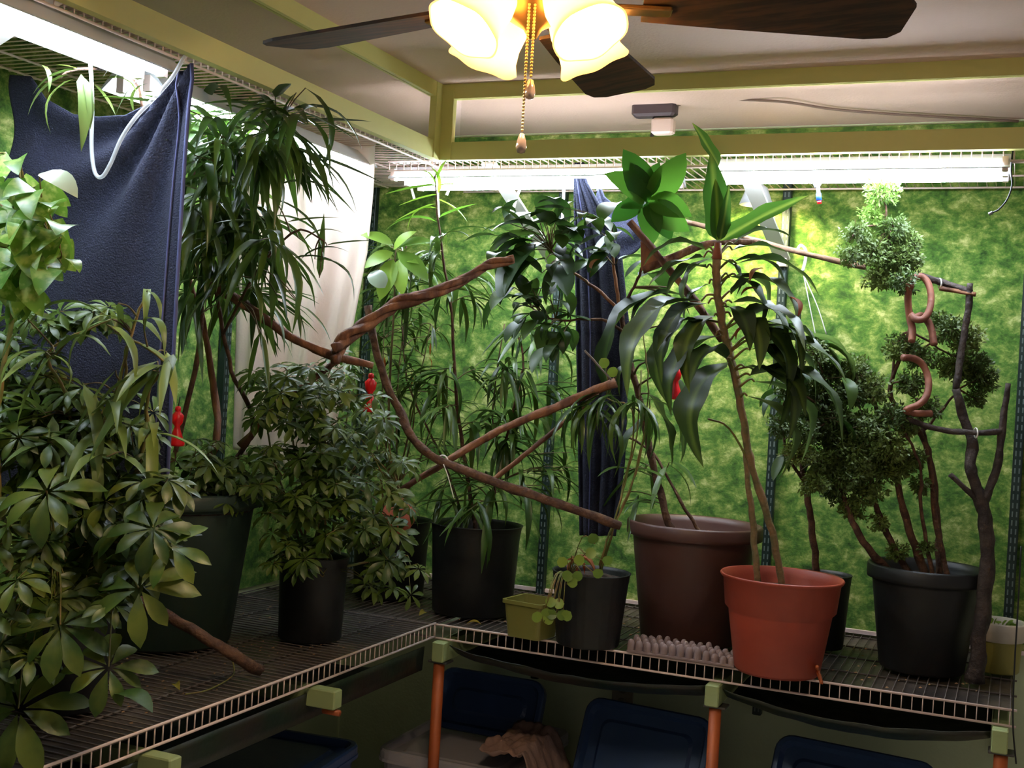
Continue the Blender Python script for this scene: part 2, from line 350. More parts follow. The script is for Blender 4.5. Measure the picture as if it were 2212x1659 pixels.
# basking dome lamp giving the yellow glow behind the corn plant
lp = Vector((.76, .56, ZU-.035)); e = empty('dome_lamp', lp, 'small white dome lamp glowing yellow on the wall behind the corn plant', 'lamp')
b = MB(); b.lathe([(.018, .03), (.03, .02), (.05, -.03), (.053, -.03), (.033, .024), (.018, .034)], 24, lp); b.build('lamp_shade', hood_m, e)
b = MB(); b.lathe([(0, -.03), (.015, -.026), (.022, -.01), (.015, .01), (.01, .02), (0, .02)], 16, lp); b.build('bulb', mat('warm_bulb', (1, .75, .3), .4, emit=20), e)
ld = bpy.data.lights.new('basking_light', 'SPOT'); ld.energy = SPOT_W*6; ld.color = (1, .8, .38); ld.spot_size = 2.3; ld.spot_blend = .6; ld.shadow_soft_size = .03
lo = bpy.data.objects.new('basking_light', ld); lo.location = lp-Vector((0, 0, .035)); lo.rotation_euler = (.75, 0, 0); C.objects.link(lo)
# ---------------------------------------------------------------- CEILING FAN
RH = Vector((math.cos(math.radians(-22.93)), -math.sin(math.radians(-22.93)), 0)); FH = Vector((-RH.y, RH.x, 0))
fc = CAM+FH*1.87+RH*.0; fc.z = ZC
fan = empty('ceiling_fan', fc, 'dark wood ceiling fan with lit tulip glass shades hanging from the ceiling', 'ceiling fan')
brass_m = mat('antique_brass', lin((150, 115, 70)), .35, .9)
b = MB(); b.lathe([(0, 0), (.07, 0), (.07, -.02), (.045, -.05), (.018, -.055), (.018, -.1), (.06, -.11), (.115, -.14), (.12, -.2), (.10, -.235), (.05, -.245), (0, -.245)], 40, fc); b.build('motor_housing', brass_m, fan)
blade_m = mat('dark_walnut_blade', lin((72, 46, 30)), .75, col2=lin((42, 28, 20)), nscale=12, stretch=(1, 6, 1))
for k in range(5):
    g = math.radians(-2+72.3*k); d = RH*math.cos(g)+FH*math.sin(g); s = Vector((-d.y, d.x, 0)); z = fc.z-.284
    out = [(.17, .048), (.3, .058), (.45, .066), (.53, .07), (.565, .062), (.58, .04)]
    ring = [(r_, h_) for r_, h_ in out]+[(r_, -h_) for r_, h_ in reversed(out)]; m_ = len(ring)
    c0 = Vector((fc.x, fc.y, z)); tilt = math.tan(math.radians(10))
    vs = [c0+d*r_+s*h_+Vector((0, 0, -h_*tilt+dz)) for dz in (-.003, .003) for r_, h_ in ring]
    b = MB(); b.add(vs, [tuple(range(m_-1, -1, -1)), tuple(range(m_, 2*m_))]+[(i, (i+1) % m_, m_+(i+1) % m_, m_+i) for i in range(m_)], False); bl = b.build('blade', blade_m, fan)
    b = MB(); M = Matrix((d, s, Vector((0, 0, 1)))).transposed(); b.box(c0+d*.15+Vector((0, 0, -.008)), (.13, .035, .008), M, bev=.002); b.build('blade_iron', brass_m, fan)
kz = fc.z-.245
b = MB(); b.lathe([(.035, 0), (.05, -.015), (.055, -.045), (.04, -.07), (.015, -.085), (.006, -.1), (0, -.1)], 32, Vector((fc.x, fc.y, kz))); b.build('light_kit', brass_m, fan)
glass_m = bpy.data.materials.new('amber_frosted_glass'); glass_m.use_nodes = True
n = glass_m.node_tree.nodes; l = glass_m.node_tree.links; pb = n['Principled BSDF']
pb.inputs['Base Color'].default_value = (1, .86, .6, 1); pb.inputs['Roughness'].default_value = .4
pb.inputs['Emission Color'].default_value = (1, .62, .22, 1); pb.inputs['Emission Strength'].default_value = 1.1
tl = n.new('ShaderNodeBsdfTranslucent'); tl.inputs[0].default_value = (1, .85, .55, 1); mx = n.new('ShaderNodeMixShader'); mx.inputs[0].default_value = .6
l.new(pb.outputs[0], mx.inputs[1]); l.new(tl.outputs[0], mx.inputs[2]); l.new(mx.outputs[0], n['Material Output'].inputs[0])
bulb_m = mat('glowing_bulb', (1, .85, .6), .4, emit=60)
for k in range(4):
    g = math.radians(217+90*k+(4 if k == 1 else 0)); d = RH*math.cos(g)+FH*math.sin(g)
    ax = (d*math.sin(math.radians(33))+Vector((0, 0, -1))*math.cos(math.radians(33))).normalized()
    s = ax.orthogonal().normalized(); M = Matrix((s, ax.cross(s), ax)).transposed()
    o_ = Vector((fc.x, fc.y, kz-.005))+d*.06
    b = MB(); b.tube([Vector((fc.x, fc.y, kz-.03)), o_+Vector((0, 0, .01)), o_+ax*.02], .009, 10); arm = b.build('lamp_arm', brass_m, fan)
    prof = [(.022, .01), (.034, .03), (.047, .055), (.051, .08), (.049, .11), (.052, .135), (.060, .155)]
    nn = 48; vs = []
    for th in (0, -.003):
        for i, (r_, z_) in enumerate(prof):
            for q in range(nn):
                a_ = 2*math.pi*q/nn; fl = max(0, (i-3)/3)**1.5
                rr = (r_+th)*(1+.012*fl*math.cos(6*a_)); zz = z_*.84+.0015*fl*math.cos(6*a_)
                vs.append(o_+M@Vector((rr*math.cos(a_), rr*math.sin(a_), zz)))
    m_ = len(prof); fs = []
    for h in (0, 1):
        for i in range(m_-1):
            for q in range(nn):
                A = h*m_*nn+i*nn+q; B = h*m_*nn+i*nn+(q+1) % nn; f_ = (A, B, B+nn, A+nn); fs.append(f_ if h == 0 else f_[::-1])
    for q in range(nn): A = (m_-1)*nn+q; B = (m_-1)*nn+(q+1) % nn; fs.append((A, B, B+m_*nn, A+m_*nn))
    b = MB(); b.add(vs, fs); sh = b.build('glass_shade', glass_m, fan)
    bc = o_+ax*.06; b = MB(); b.lathe([(0, .03), (.018, .024), (.026, .005), (.02, -.02), (.012, -.04), (0, -.045)], 16, bc, M=M); b.build('bulb', bulb_m, fan)
    ld = bpy.data.lights.new('fan_bulb_light', 'POINT'); ld.energy = BULB_W; ld.color = (1, .78, .55); ld.shadow_soft_size = .03
    lo = bpy.data.objects.new('fan_bulb_light', ld); lo.location = o_+ax*.10; C.objects.link(lo)
chain_m = mat('bead_chain', lin((225, 190, 130)), .3, .8)
for px, y1, r_ in ((1098, 285, .0022), (1110, 168, .0022)):
    top = Vector((fc.x, fc.y, kz-.06)); lat = (px-1108)/F*1.84; q = top+RH*lat-FH*.045
    zb = at(px-6, y1, 'z', 2).z; dd = (q-CAM).dot(FW); zb = P(px, y1, dd).z
    mb = MB(); z = q.z
    while z > zb:
        mb.lathe([(0, .0028), (r_, .0014), (r_*1.1, 0), (r_, -.0014), (0, -.0028)], 6, Vector((q.x, q.y, z))); z -= .0052
    ch = mb.build('pull_chain', chain_m, fan)
    mb = MB()
    mb.lathe([(0, 0), (.004, -.002), (.007, -.012), (.0085, -.022), (.006, -.03), (0, -.032)], 12, Vector((q.x, q.y, zb))); mb.build('chain_knob', mat('faceted_glass_knob', lin((210, 180, 160)), .15, .5), ch)
# ================================================================ THINGS ABOVE / CORDS
def ncord(name, pts, r, m, label, cat, group=None, n=8):
    b = MB(); b.tube(smooth(pts, 8), r, n); return tag(b.build(name, m, origin=pts[0]), label, cat, group)
b_ = at(1415, 236, 'y', .40)
e = empty('lamp_ballast', b_, 'small dark purple ballast box seen through the clear pane above the back shelf', 'ballast')
b = MB(); b.box(b_, (.14, .05, .05), bev=.008); b.build('housing', mat('purple_black_plastic', lin((70, 58, 66)), .6), e)
b = MB(); b.box(b_-Vector((-.03, 0, .055)), (.07, .04, .05), bev=.006); b.build('mount', white_m, e)
b = MB(); b.tube([b_-Vector((0, 0, .025)), b_-Vector((.01, 0, .15))], .006, 8); b.build('stand_rod', black_m, e)
cord_m = mat('grey_brown_cord', lin((120, 98, 88)), .6)
ncord('power_cord', [b_+Vector((.07, 0, .01)), b_+Vector((.14, .02, .03)), at(1680, 219, 'z', ZC-.012), at(1800, 236, 'z', ZC-.012), at(1950, 248, 'z', ZC-.012), at(2200, 262, 'z', ZC-.012)], .004, cord_m, 'brown cord running along the ceiling from the purple ballast to the right', 'cord')
tubec_m = mat('translucent_tubing', lin((225, 230, 235)), .2, alpha=.5)
wtube_m = mat('white_tubing', lin((235, 230, 225)), .3)
yt = -1.28
ncord('drip_tube', [at(187, 60, 'y', yt), at(196, 150, 'y', yt), at(199, 230, 'y', yt), at(198, 320, 'y', yt), at(205, 372, 'y', yt), at(220, 382, 'y', yt), at(238, 355, 'y', yt), at(262, 300, 'y', yt), at(292, 255, 'y', yt), at(330, 215, 'y', yt+.03), at(370, 170, 'y', yt+.05), at(400, 120, 'y', yt+.05)], .0042, tubec_m, 'clear plastic drip tube looping in front of the navy towel', 'tube')
for i, (pts, y_, lb) in enumerate([
    ([(880, 355), (886, 395), (895, 430)], .3, 'white tube hanging beside the narrow-leaved plant top, with blue-tipped nozzle'),
    ([(945, 380), (946, 430), (948, 470)], .32, 'thin straight white tube hanging behind the tip of the tall plant'),
    ([(950, 360), (965, 375), (972, 400), (965, 422)], .25, 'short curved white tube at the strip light above the tall plant'),
    ([(1080, 375), (1093, 395), (1099, 430), (1104, 470)], .3, 'white tube hanging down to the round-leaved bush, left of pair'),
    ([(1105, 470), (1115, 430), (1128, 398)], .3, 'white tube rising from the round-leaved bush to the shelf'),
    ([(1218, 410), (1215, 470), (1212, 530), (1202, 570)], .3, 'white tube hanging just left of the narrow navy towel')]):
    ncord('hanging_tube', [at(x, y, 'y', y_) for x, y in pts], .0045, wtube_m, lb, 'tube', 'white tubes hanging from the upper shelf')
blue_m = mat('blue_plastic', lin((40, 80, 170)), .4); redp_m = mat('red_plastic', lin((215, 18, 28)), .35)
def nozzle(px, py, y_, label, d=(.012, 0, -1)):
    o_ = at(px, py, 'y', y_); d = Vector(d).normalized(); e = empty('mist_nozzle', o_, label, 'nozzle', 'mist nozzles')
    b = MB(); b.tube([o_-d*.035, o_], .006, 8); b.build('stem', mat('smoky_clear_plastic', lin((150, 145, 150)), .2), e)
    b = MB(); b.tube([o_, o_+d*.02], .0075, 10); b.build('collar', blue_m, e)
    b = MB(); b.tube([o_+d*.02, o_+d*.029], .006, 10); b.build('tip', redp_m, e)
nozzle(1768, 418, .2, 'blue and red tipped mist nozzle hanging below the bright light, right of corn plant', (.15, 0, -1))
nozzle(897, 372, .25, 'blue and red mist nozzle beside the tip of the tall narrow-leaved plant')
ncord('nozzle_hose', [at(1795, 360, 'y', .2), at(1775, 362, 'y', .2), at(1758, 372, 'y', .2), at(1759, 392, 'y', .2), at(1764, 405, 'y', .2)], .006, mat('smoky_hose', lin((90, 85, 90)), .3), 'dark ribbed hose elbow feeding the mist nozzle right of the corn plant', 'hose')
ncord('cable_tie', [at(1797, 362, 'y', .19), at(1770, 402, 'y', .19)], .0018, wtube_m, 'white cable tie slanting by the right mist nozzle', 'cable tie')
e = empty('probe_wire', at(2190, 330, 'y', .1), 'thin black probe wire dangling in the upper right', 'wire')
b = MB(); pp = smooth([at(2188, 325, 'y', .1), at(2184, 365, 'y', .1), at(2186, 400, 'y', .1), at(2176, 430, 'y', .1), at(2158, 452, 'y', .1), at(2144, 459, 'y', .1)], 8); b.tube(pp, .0022, 6); b.build('lead', black_m, e)
b = MB(); b.tube([pp[-1], pp[-1]-(pp[-2]-pp[-1]).normalized()*.01], .0042, 8); b.build('probe_tip', mat('steel_tip', lin((150, 150, 160)), .3, .8), e)
# white hook and strings right of the corn plant
hk = ncord('hanging_hook', [at(1723, 538, 'y', .5), at(1730, 530, 'y', .5), at(1740, 540, 'y', .5), at(1740, 560, 'y', .5), at(1734, 585, 'y', .5)], .005, wtube_m, 'white curved hook over the horizontal bamboo cane', 'hook')
for pts in ([at(1734, 585, 'y', .5), at(1748, 655, 'y', .5), at(1762, 725, 'y', .5)], [at(1734, 590, 'y', .5), at(1765, 660, 'y', .5), at(1785, 722, 'y', .5)]):
    b = MB(); b.tube(smooth(pts, 6), .0018, 6); b.build('cord', wtube_m, hk)
ncord('black_cord', [at(2206, 1180, 'y', -.02), at(2198, 1330, 'y', -.02), at(2192, 1430, 'y', -.02), at(2188, 1560, 'y', -.02), at(2195, 1650, 'y', -.02)], .002, black_m, 'thin black cord hanging in front of the cream pot at the right edge', 'cord')
# ================================================================ TOWELS AND CURTAIN
def interp(xs, t):
    for i in range(len(xs)-1):
        if t <= xs[i+1][0] or i == len(xs)-2:
            a, c = xs[i], xs[i+1]; k = (t-a[0])/(c[0]-a[0]); return a[1]+(c[1]-a[1])*k
navy_m = mat('navy_terry_cloth', lin((30, 33, 54)), .95, bump=.6, bscale=260, col2=lin((24, 27, 46)), nscale=150)
YT = -1.18
def fn(u, v):
    px = 30+u*385; py0 = interp([(0, 165), (.12, 168), (.2, 215), (.36, 250), (.5, 256), (.64, 252), (.78, 215), (.9, 165), (1, 138)], u)
    top = at(px, py0, 'y', YT); bot = at(px-.0585*(1150-py0)*1.0, 1150, 'y', YT)
    p = top.lerp(bot, v)
    s = (1-u); ang = math.atan2(v*1000+30, s*385+12)          # folds radiate from the right hand clip
    fade = min(1, .35+1.4*v*.6+.5*(1-s))
    p.y += -.022*math.sin(ang*13)*min(1, .25+s*3)*(1-.45*v)*(.4+.6*math.exp(-s*1.3)) + .006*math.sin(u*23+v*3)*v
    return p
tw = sheet('navy_towel', fn, 110, 80, navy_m, 'wide navy towel hung under the upper left shelf, gathered at its right corner', 'towel', thick=.004)
b = MB(); b.tube([fn(1, i/30)+Vector((.002, -.003, 0)) for i in range(31)], .004, 6); b.build('hem', mat('navy_hem', lin((66, 68, 104)), .9), tw)
b = MB(); b.tube([fn(.94, i/30)+Vector((0, -.006, 0)) for i in range(31)], .0022, 5); b.build('hem', mat('navy_hem', lin((80, 80, 110)), .9), tw)
YN = .17
def fn(u, v):
    py = 352+v*805
    l_ = interp([(0, 1241), (.1, 1240), (.5, 1245), (1, 1252)], v); r_ = interp([(0, 1262), (.05, 1268), (.12, 1300), (.25, 1345), (.45, 1362), (.8, 1352), (1, 1332)], v)
    p = at(l_+(r_-l_)*u, py, 'y', YN); p.y += .010*math.sin(u*17+.5)*(.5+.5*v)+.006*math.sin(u*31)
    return p
tw2 = sheet('navy_towel', fn, 50, 70, navy_m, 'narrow folded navy towel hanging between the round-leaved bush and the corn plant', 'towel', thick=.006)
b = MB(); b.tube([fn(.28, i/40)+Vector((0, -.008, 0)) for i in range(41)], .002, 5); b.build('hem', mat('navy_hem', lin((80, 80, 110)), .9), tw2)
def fn(u, v):
    a = [(1290, 385), (1305, 425), (1335, 450), (1375, 448), (1420, 430)]
    k = u*4; i = min(3, int(k)); x = a[i][0]+(a[i+1][0]-a[i][0])*(k-i); y = a[i][1]+(a[i+1][1]-a[i][1])*(k-i)
    return at(x, y+v*110*(.5+.5*math.sin(math.pi*u)), 'y', .30+.01*math.sin(v*9))
sheet('navy_towel', fn, 24, 10, navy_m, 'bunched end of a navy cloth draped behind the big-leaved rosette', 'towel', thick=.006)
cream_m = mat('thin_white_cotton', lin((232, 206, 198)), .9, bump=.25, bscale=120, trans=.45)
YW = -.12
def fn(u, v):
    py = 225+v*765; r_ = interp([(0, 830), (.11, 822), (.4, 800), (.63, 765), (.8, 742), (1, 712)], v); l_ = interp([(0, 470), (.5, 505), (1, 497)], v)
    if v < .12: py = 225+u*85*(1-v/.12)+v*765
    py += 60*v*u-20*v
    p = at(l_+(r_-l_)*u, py, 'y', YW); p.y += .022*math.sin(u*16+v*1.5)*(.35+.6*v)+.008*math.sin(u*41+v*4)-.03*math.exp(-((v-.15+u*.1)**2)*60)
    return p
cu = sheet('white_curtain', fn, 90, 90, cream_m, 'white cotton curtain hanging in the shelf corner behind the narrow-leaved tree', 'curtain', thick=.0015)
# ================================================================ POTS
def deckpt(px, py, rb):
    p = at(px, py, 'z', ZS+.006); d = Vector((p.x-CAM.x, p.y-CAM.y, 0)).normalized(); return p+d*rb
def pot(name, c, rb, rt, h, m, label, style='rim', group='potted plants on the lower shelves', cat='plant', soil=.85, rib=0, ribn=0):
    e = empty(name, c, label, cat, group)
    if style == 'rim': pr_ = [(0, 0), (rb*.96, 0), (rb, .006), (rt*.90, h-.05), (rt*.92, h-.042), (rt*.995, h-.04), (rt*1.0, h-.03), (rt, h-.006), (rt*.98, h), (rt*.94, h-.002), (rt*.9, h-.02), (rb*.95, .02), (0, .02)]
    elif style == 'band': pr_ = [(0, 0), (rb*.95, 0), (rb, .008), (rb+(rt-rb)*.45, h*.6), (rb+(rt-rb)*.46, h*.62), (rb+(rt-rb)*.66, h*.66), (rb+(rt-rb)*.82, h*.94), (rt*.985, h*.965), (rt, h*.985), (rt*.985, h), (rt*.955, h*.99), (rt*.91, h*.9), (rb*.95, .02), (0, .02)]
    elif style == 'nursery': pr_ = [(0, 0), (rb*.97, 0), (rb, .004), (rt*.95, h-.03), (rt*.96, h-.026), (rt*.98, h-.005), (rt, h-.003), (rt*1.01, h), (rt*.97, h), (rt*.94, h-.01), (rb*.95, .02), (0, .02)]
    b = MB(); b.lathe(pr_, 72 if rib else 48, c, rib, ribn); b.build('pot', m, e)
    if soil:
        zs = h*soil; rr = (rb+(rt-rb)*soil)*(.93 if style != 'band' else .9)
        b = MB(); b.lathe([(0, zs+.006), (rr*.4, zs+.01), (rr*.8, zs), (rr, zs-.004), (rr, zs-.012)], 32, c); b.build('soil', soil_m, e)
    return e
green_p = mat('dark_green_plastic', lin((38, 56, 46)), .5, bump=.05); brown_p = mat('brown_plastic', lin((76, 48, 41)), .45, bump=.04)
terra_p = mat('terracotta_plastic', lin((148, 60, 40)), .5, bump=.06, col2=lin((138, 54, 36)), nscale=7)
# ================================================================ LEAVES
def strip_leaf(mb, w, bulge, fold, shape, n=7, wav=0, seed=0, M=None, tipc=0):
    M = M or Matrix.Identity(4); rows = []
    for i in range(n+1):
        t = i/n; c = Vector((0, t, 4*bulge*t*(1-t)))
        if shape == 'strap': h = w*min(1, (t*7)**.6 if t > 0 else 0)*min(1, ((1-t)*2.3)**.8)
        elif shape == 'oval': h = w*math.sin(math.pi*min(1, t**.85))**.75
        elif shape == 'obov': h = w*(math.sin(math.pi*t**1.35)**.8)
        elif shape == 'heart': h = w*min(1, (t*6)**.5)*((1-t)**.65)*1.25
        elif shape == 'round': h = w*math.sqrt(max(0, 1-(2*t-1)**2))
        h = max(h, .0008)
        zz = fold*h; wv = wav*math.sin(t*14+seed)*h; wv2 = wav*math.sin(t*12+2+seed)*h
        rows.append((c+Vector((-h, 0, zz+wv)), c, c+Vector((h, 0, zz+wv2))))
    vs = [M@p for r_ in rows for p in r_]; fs = []
    for i in range(n):
        for k in (0, 1): a = i*3+k; fs.append((a, a+1, a+4, a+3))
    mb.add(vs, fs)
def leafset(name, m, w, shape, bulges=(.08, .16, .25, .02), fold=.35, n=7, wav=0):
    out = []
    for i, bl in enumerate(bulges):
        mb = MB(); strip_leaf(mb, w, bl, fold, shape, n, wav, i*1.7); me = bpy.data.meshes.new(name)
        me.from_pydata(mb.v, [], mb.f); me.polygons.foreach_set('use_smooth', [True]*len(mb.f)); me.materials.append(m); out.append(me)
    return out
def palmset(name, m, w, nl=(7, 8, 9), var=4, droop=(.25, .6), n=4):
    out = []
    for q in range(var):
        mb = MB(); k = random.choice(nl)
        for i in range(k):
            g = 2*math.pi*(i+.3*ru(-1, 1))/k; s = ru(.75, 1.05); dr = ru(*droop)
            M = Matrix.Rotation(g, 4, 'Z') @ Matrix.Rotation(-dr, 4, 'X') @ Matrix.Scale(s, 4)
            M = M @ Matrix.Translation((0, .1, 0)) ; strip_leaf(mb, w*ru(.85, 1.1), .1, .3, 'obov', n, 0, 0, M)
            a = MB
        me = bpy.data.meshes.new(name); me.from_pydata(mb.v, [], mb.f); me.polygons.foreach_set('use_smooth', [True]*len(mb.f)); me.materials.append(m); out.append(me)
    return out
def put(root, me, base, tip, name='leaf', up=Vector((0, 0, 1)), scale_w=1.0):
    y = tip-base; L = y.length; y.normalize(); x = y.cross(up)
    if x.length < .05: x = y.cross(Vector((R0()-.5, R0()-.5, .1)))
    x.normalize(); z = x.cross(y)
    o = bpy.data.objects.new(name, me); C.objects.link(o); o.parent = root
    M = Matrix((x*L*scale_w, y*L, z*L)).transposed().to_4x4(); M.translation = base-Vector(root.location); o.matrix_local = M
    return o
def rv(s=1): return Vector((ru(-1, 1), ru(-1, 1), ru(-1, 1)))*s
class Plant:
    def __init__(s, root): s.root = root; s.pts = []; s.tw = MB(); s.n = 0
    def stem(s, pts, r0, r1, m, name='stem', n=7, rough=.35, k=6):
        q = smooth(pts, k); q = [p+(rv(.002) if 0 < i < len(q)-1 else Vector()) for i, p in enumerate(q)]
        b = MB(); b.tube(q, [r0+(r1-r0)*i/(len(q)-1) for i in range(len(q))], n, rough=rough); b.build(name, m, s.root)
        s.pts += q[len(q)//5:]; return q
    def near(s, p, bias=.12):
        return min(s.pts, key=lambda q: (q-p).length+bias*max(0, q.z-p.z+.05)*3)
    def twig(s, a, c, r=.0016):
        mid = a.lerp(c, .5)+Vector((0, 0, (c-a).length*.08))+rv(.006); s.tw.tube(smooth([a, mid, c], 3), [r*1.3, r*.8], 4, cap=False)
    def sprays(s, sets, regs, L, nper=5, down=.5, spread=1.0, name='leaf'):
        """regs: (px, py, rx, ry, d, dr, count) twigs ending in the region carrying alternate leaves"""
        for px, py, rx, ry, d, dr, cnt in regs:
            for _ in range(cnt):
                g, q = ru(0, 6.283), math.sqrt(R0()); e_ = P(px+rx*q*math.cos(g), py+ry*q*math.sin(g), d+ru(-dr, dr))
                a = s.near(e_); v = e_-a
                if v.length > .28: a = e_-v.normalized()*.28+Vector((0, 0, -.03)); s.twig(s.near(a), a)
                s.twig(a, e_); v = (e_-a); vn = v.normalized() if v.length > .01 else rv().normalized()
                for k in range(nper):
                    t = 1-.75*k/nper; b_ = a.lerp(e_, t)+Vector((0, 0, v.length*.08*4*t*(1-t)*.5))
                    dd = (vn*.6+rv(1)*spread*.8+Vector((0, 0, -down+.25*ru(-1, 1)))).normalized()
                    if k == 0: dd = (vn+Vector((0, 0, -down*.5))+rv(.3)).normalized()
                    if down > .3 and dd.z > .1: dd.z = -.15; dd.normalize()
                    put(s.root, random.choice(sets), b_, b_+dd*ru(*L), name); s.n += 1
    def palms(s, sets, regs, L, tilt=.5, name='leaf'):
        for px, py, rx, ry, d, dr, cnt in regs:
            for _ in range(cnt):
                g, q = ru(0, 6.283), math.sqrt(R0()); e_ = P(px+rx*q*math.cos(g), py+ry*q*math.sin(g), d+ru(-dr, dr))
                a = s.near(e_); v = e_-a
                if v.length > .2: a2 = e_-v.normalized()*.14+Vector((0, 0, -.02)); s.twig(a, a2); a = a2
                s.twig(a, e_, .0013)
                nrm = (Vector((0, 0, 1))+v.normalized()*tilt-FH*.5*ru(0, 1)+rv(.35)).normalized()
                yd = nrm.orthogonal().normalized(); yd = Matrix.Rotation(ru(0, 6.28), 3, nrm)@yd
                put(s.root, random.choice(sets), e_, e_+yd*ru(*L), name, up=nrm); s.n += 1
    def done(s, m, name='twigs'):
        if s.tw.v: tag(s.tw.build(name, m, s.root), None, kind='stuff')
def leafm(name, c, rough=.35, trans=.25, rand=.35, **k): return mat(name, lin(c), rough, trans=trans, rand=rand, **k)
alii_m = leafm('narrow_leaf_green', (60, 88, 30)); alii2_m = leafm('greyish_strap_leaf_green', (96, 118, 52), .45)
sch_m = leafm('umbrella_leaf_green', (50, 80, 22), .42, col2=lin((86, 102, 34)), nscale=1.3); sch2_m = leafm('small_umbrella_leaf_green', (70, 96, 30), .42)
broad_m = leafm('glossy_dark_leaf', (50, 80, 28), .42, .3); rose_m = leafm('thin_bright_leaf', (58, 112, 34), .4, .5)
drac_m = leafm('corn_plant_leaf', (46, 68, 30), .4, .22, stripe=(lin((84, 108, 46)), .035)); drac2_m = leafm('young_corn_plant_leaf', (70, 116, 40), .35, .45, stripe=(lin((140, 168, 70)), .03))
poth_m = leafm('variegated_vine_leaf', (92, 136, 44), .35, .35, col2=lin((150, 172, 90)), nscale=3, lo=.5, hi=.62); pilea_m = leafm('round_succulent_leaf', (110, 140, 50), .4, .3)
ming_m = leafm('fine_fern_green', (84, 108, 46), .5, .3); ming2_m = leafm('fresh_fine_green', (110, 146, 60), .5, .4)
dead_m = leafm('dead_brown_leaf', (150, 92, 50), .7, .3); yel_m = leafm('yellow_leaf', (176, 160, 60), .6, .3); silver_m = leafm('silvery_leaf', (150, 165, 140), .25, .2)
ALII = leafset('narrow_leaf', alii_m, .052, 'strap', fold=.4); ALII2 = leafset('strap_leaf', alii2_m, .065, 'strap', (.12, .22, .3, .05)); FINE = leafset('fine_leaf', alii_m, .05, 'strap', n=5)
BROAD = leafset('broad_leaf', broad_m, .25, 'oval', fold=.25); ROSE = leafset('rosette_leaf', rose_m, .24, 'oval', (.05, .12), fold=.2)
DRAC = leafset('corn_leaf', drac_m, .125, 'strap', (.1, .2, .28, .34), .35, 12, .25); DRAC2 = leafset('young_corn_leaf', drac2_m, .1, 'strap', (.04, .1, .03), .4, 12, .2)
POTH = leafset('vine_leaf', poth_m, .36, 'heart', (.06, .12), .2); PIL = leafset('round_leaf', pilea_m, .5, 'round', (.05,), .15, 6)
SCH = palmset('umbrella_leaf', sch_m, .19, n=6); SCH2 = palmset('small_umbrella_leaf', sch2_m, .17, n=4)
DEAD = leafset('curled_leaf', dead_m, .2, 'oval', (.2, .3), .5); YEL = leafset('yellow_leaf', yel_m, .2, 'oval', (.2, .1), .5)
# ================================================================ LEFT SHELF PLANTS
# big green pot with the tall narrow leaved tree
gc = deckpt(352, 1412, .17); 
gp = pot('potted_narrow_leaf_tree', gc, .17, .235, .40, green_p, 'tall narrow-leaved tree in the big dark green pot on the left shelf', soil=.9)
g = Plant(gp); gt = gc+Vector((0, 0, .34))
s1 = g.stem([gt+Vector((.02, 0, 0)), P(465, 960, 3.15), P(462, 850, 3.2), P(440, 700, 3.1), P(395, 560, 3.05), P(400, 440, 3.0), P(440, 330, 2.95)], .011, .005, rbark_m)
s2 = g.stem([gt+Vector((.05, .03, 0)), P(545, 930, 3.2), P(500, 800, 3.1), P(470, 640, 3.0), P(455, 480, 2.95), P(500, 330, 2.9)], .008, .003, bark_m)
s3 = g.stem([gt+Vector((-.05, .02, 0)), P(430, 760, 3.1), P(440, 560, 3.0), P(520, 420, 2.9), P(600, 300, 2.9)], .008, .003, bark_m)
s4 = g.stem([s2[len(s2)//2], P(560, 580, 2.9), P(640, 500, 2.85), P(700, 520, 2.8)], .004, .002, bark_m)
g.sprays(ALII, [(470, 260, 100, 90, 2.85, .2, 9), (580, 270, 90, 80, 2.85, .2, 9), (450, 430, 70, 90, 2.9, .2, 9), (540, 460, 90, 90, 2.9, .2, 9), (480, 600, 90, 80, 3.0, .2, 7), (640, 280, 40, 60, 2.8, .1, 3)], (.13, .25), 9, .85, .8)
ex = [((600, 640), (520, 540)), ((630, 560), (760, 600)), ((655, 520), (745, 505)), ((650, 560), (755, 545)), ((620, 480), (735, 470)), ((600, 400), (745, 440)), ((590, 520), (700, 640)), ((640, 650), (650, 735)), ((650, 660), (715, 740)),
      ((560, 720), (535, 840)), ((565, 720), (580, 850)), ((680, 560), (765, 650)), ((690, 600), (700, 460)), ((705, 530), (810, 520)), ((560, 540), (620, 700)), ((590, 430), (700, 560)), ((400, 400), (500, 360)), ((660, 190), (690, 380)), ((640, 200), (600, 290))]
for a_, b_ in ex:
    q = P(*a_, 2.85); g.twig(g.near(q), q); put(gp, random.choice(ALII), q, P(*b_, 2.82))
g.done(pstem_m)
gc2 = gp
# leafy small umbrella growth spilling at pot top
g2 = Plant(gp); g2.pts = [gt+rv(.08)+Vector((0, 0, .03)) for _ in range(12)]
g2.palms(palmset('pot_top_leaf', sch2_m, .2, n=4), [(430, 1000, 90, 60, 3.05, .1, 26), (500, 1050, 60, 40, 3.05, .08, 14)], (.035, .055)); g2.done(gstem_m, 'petioles')
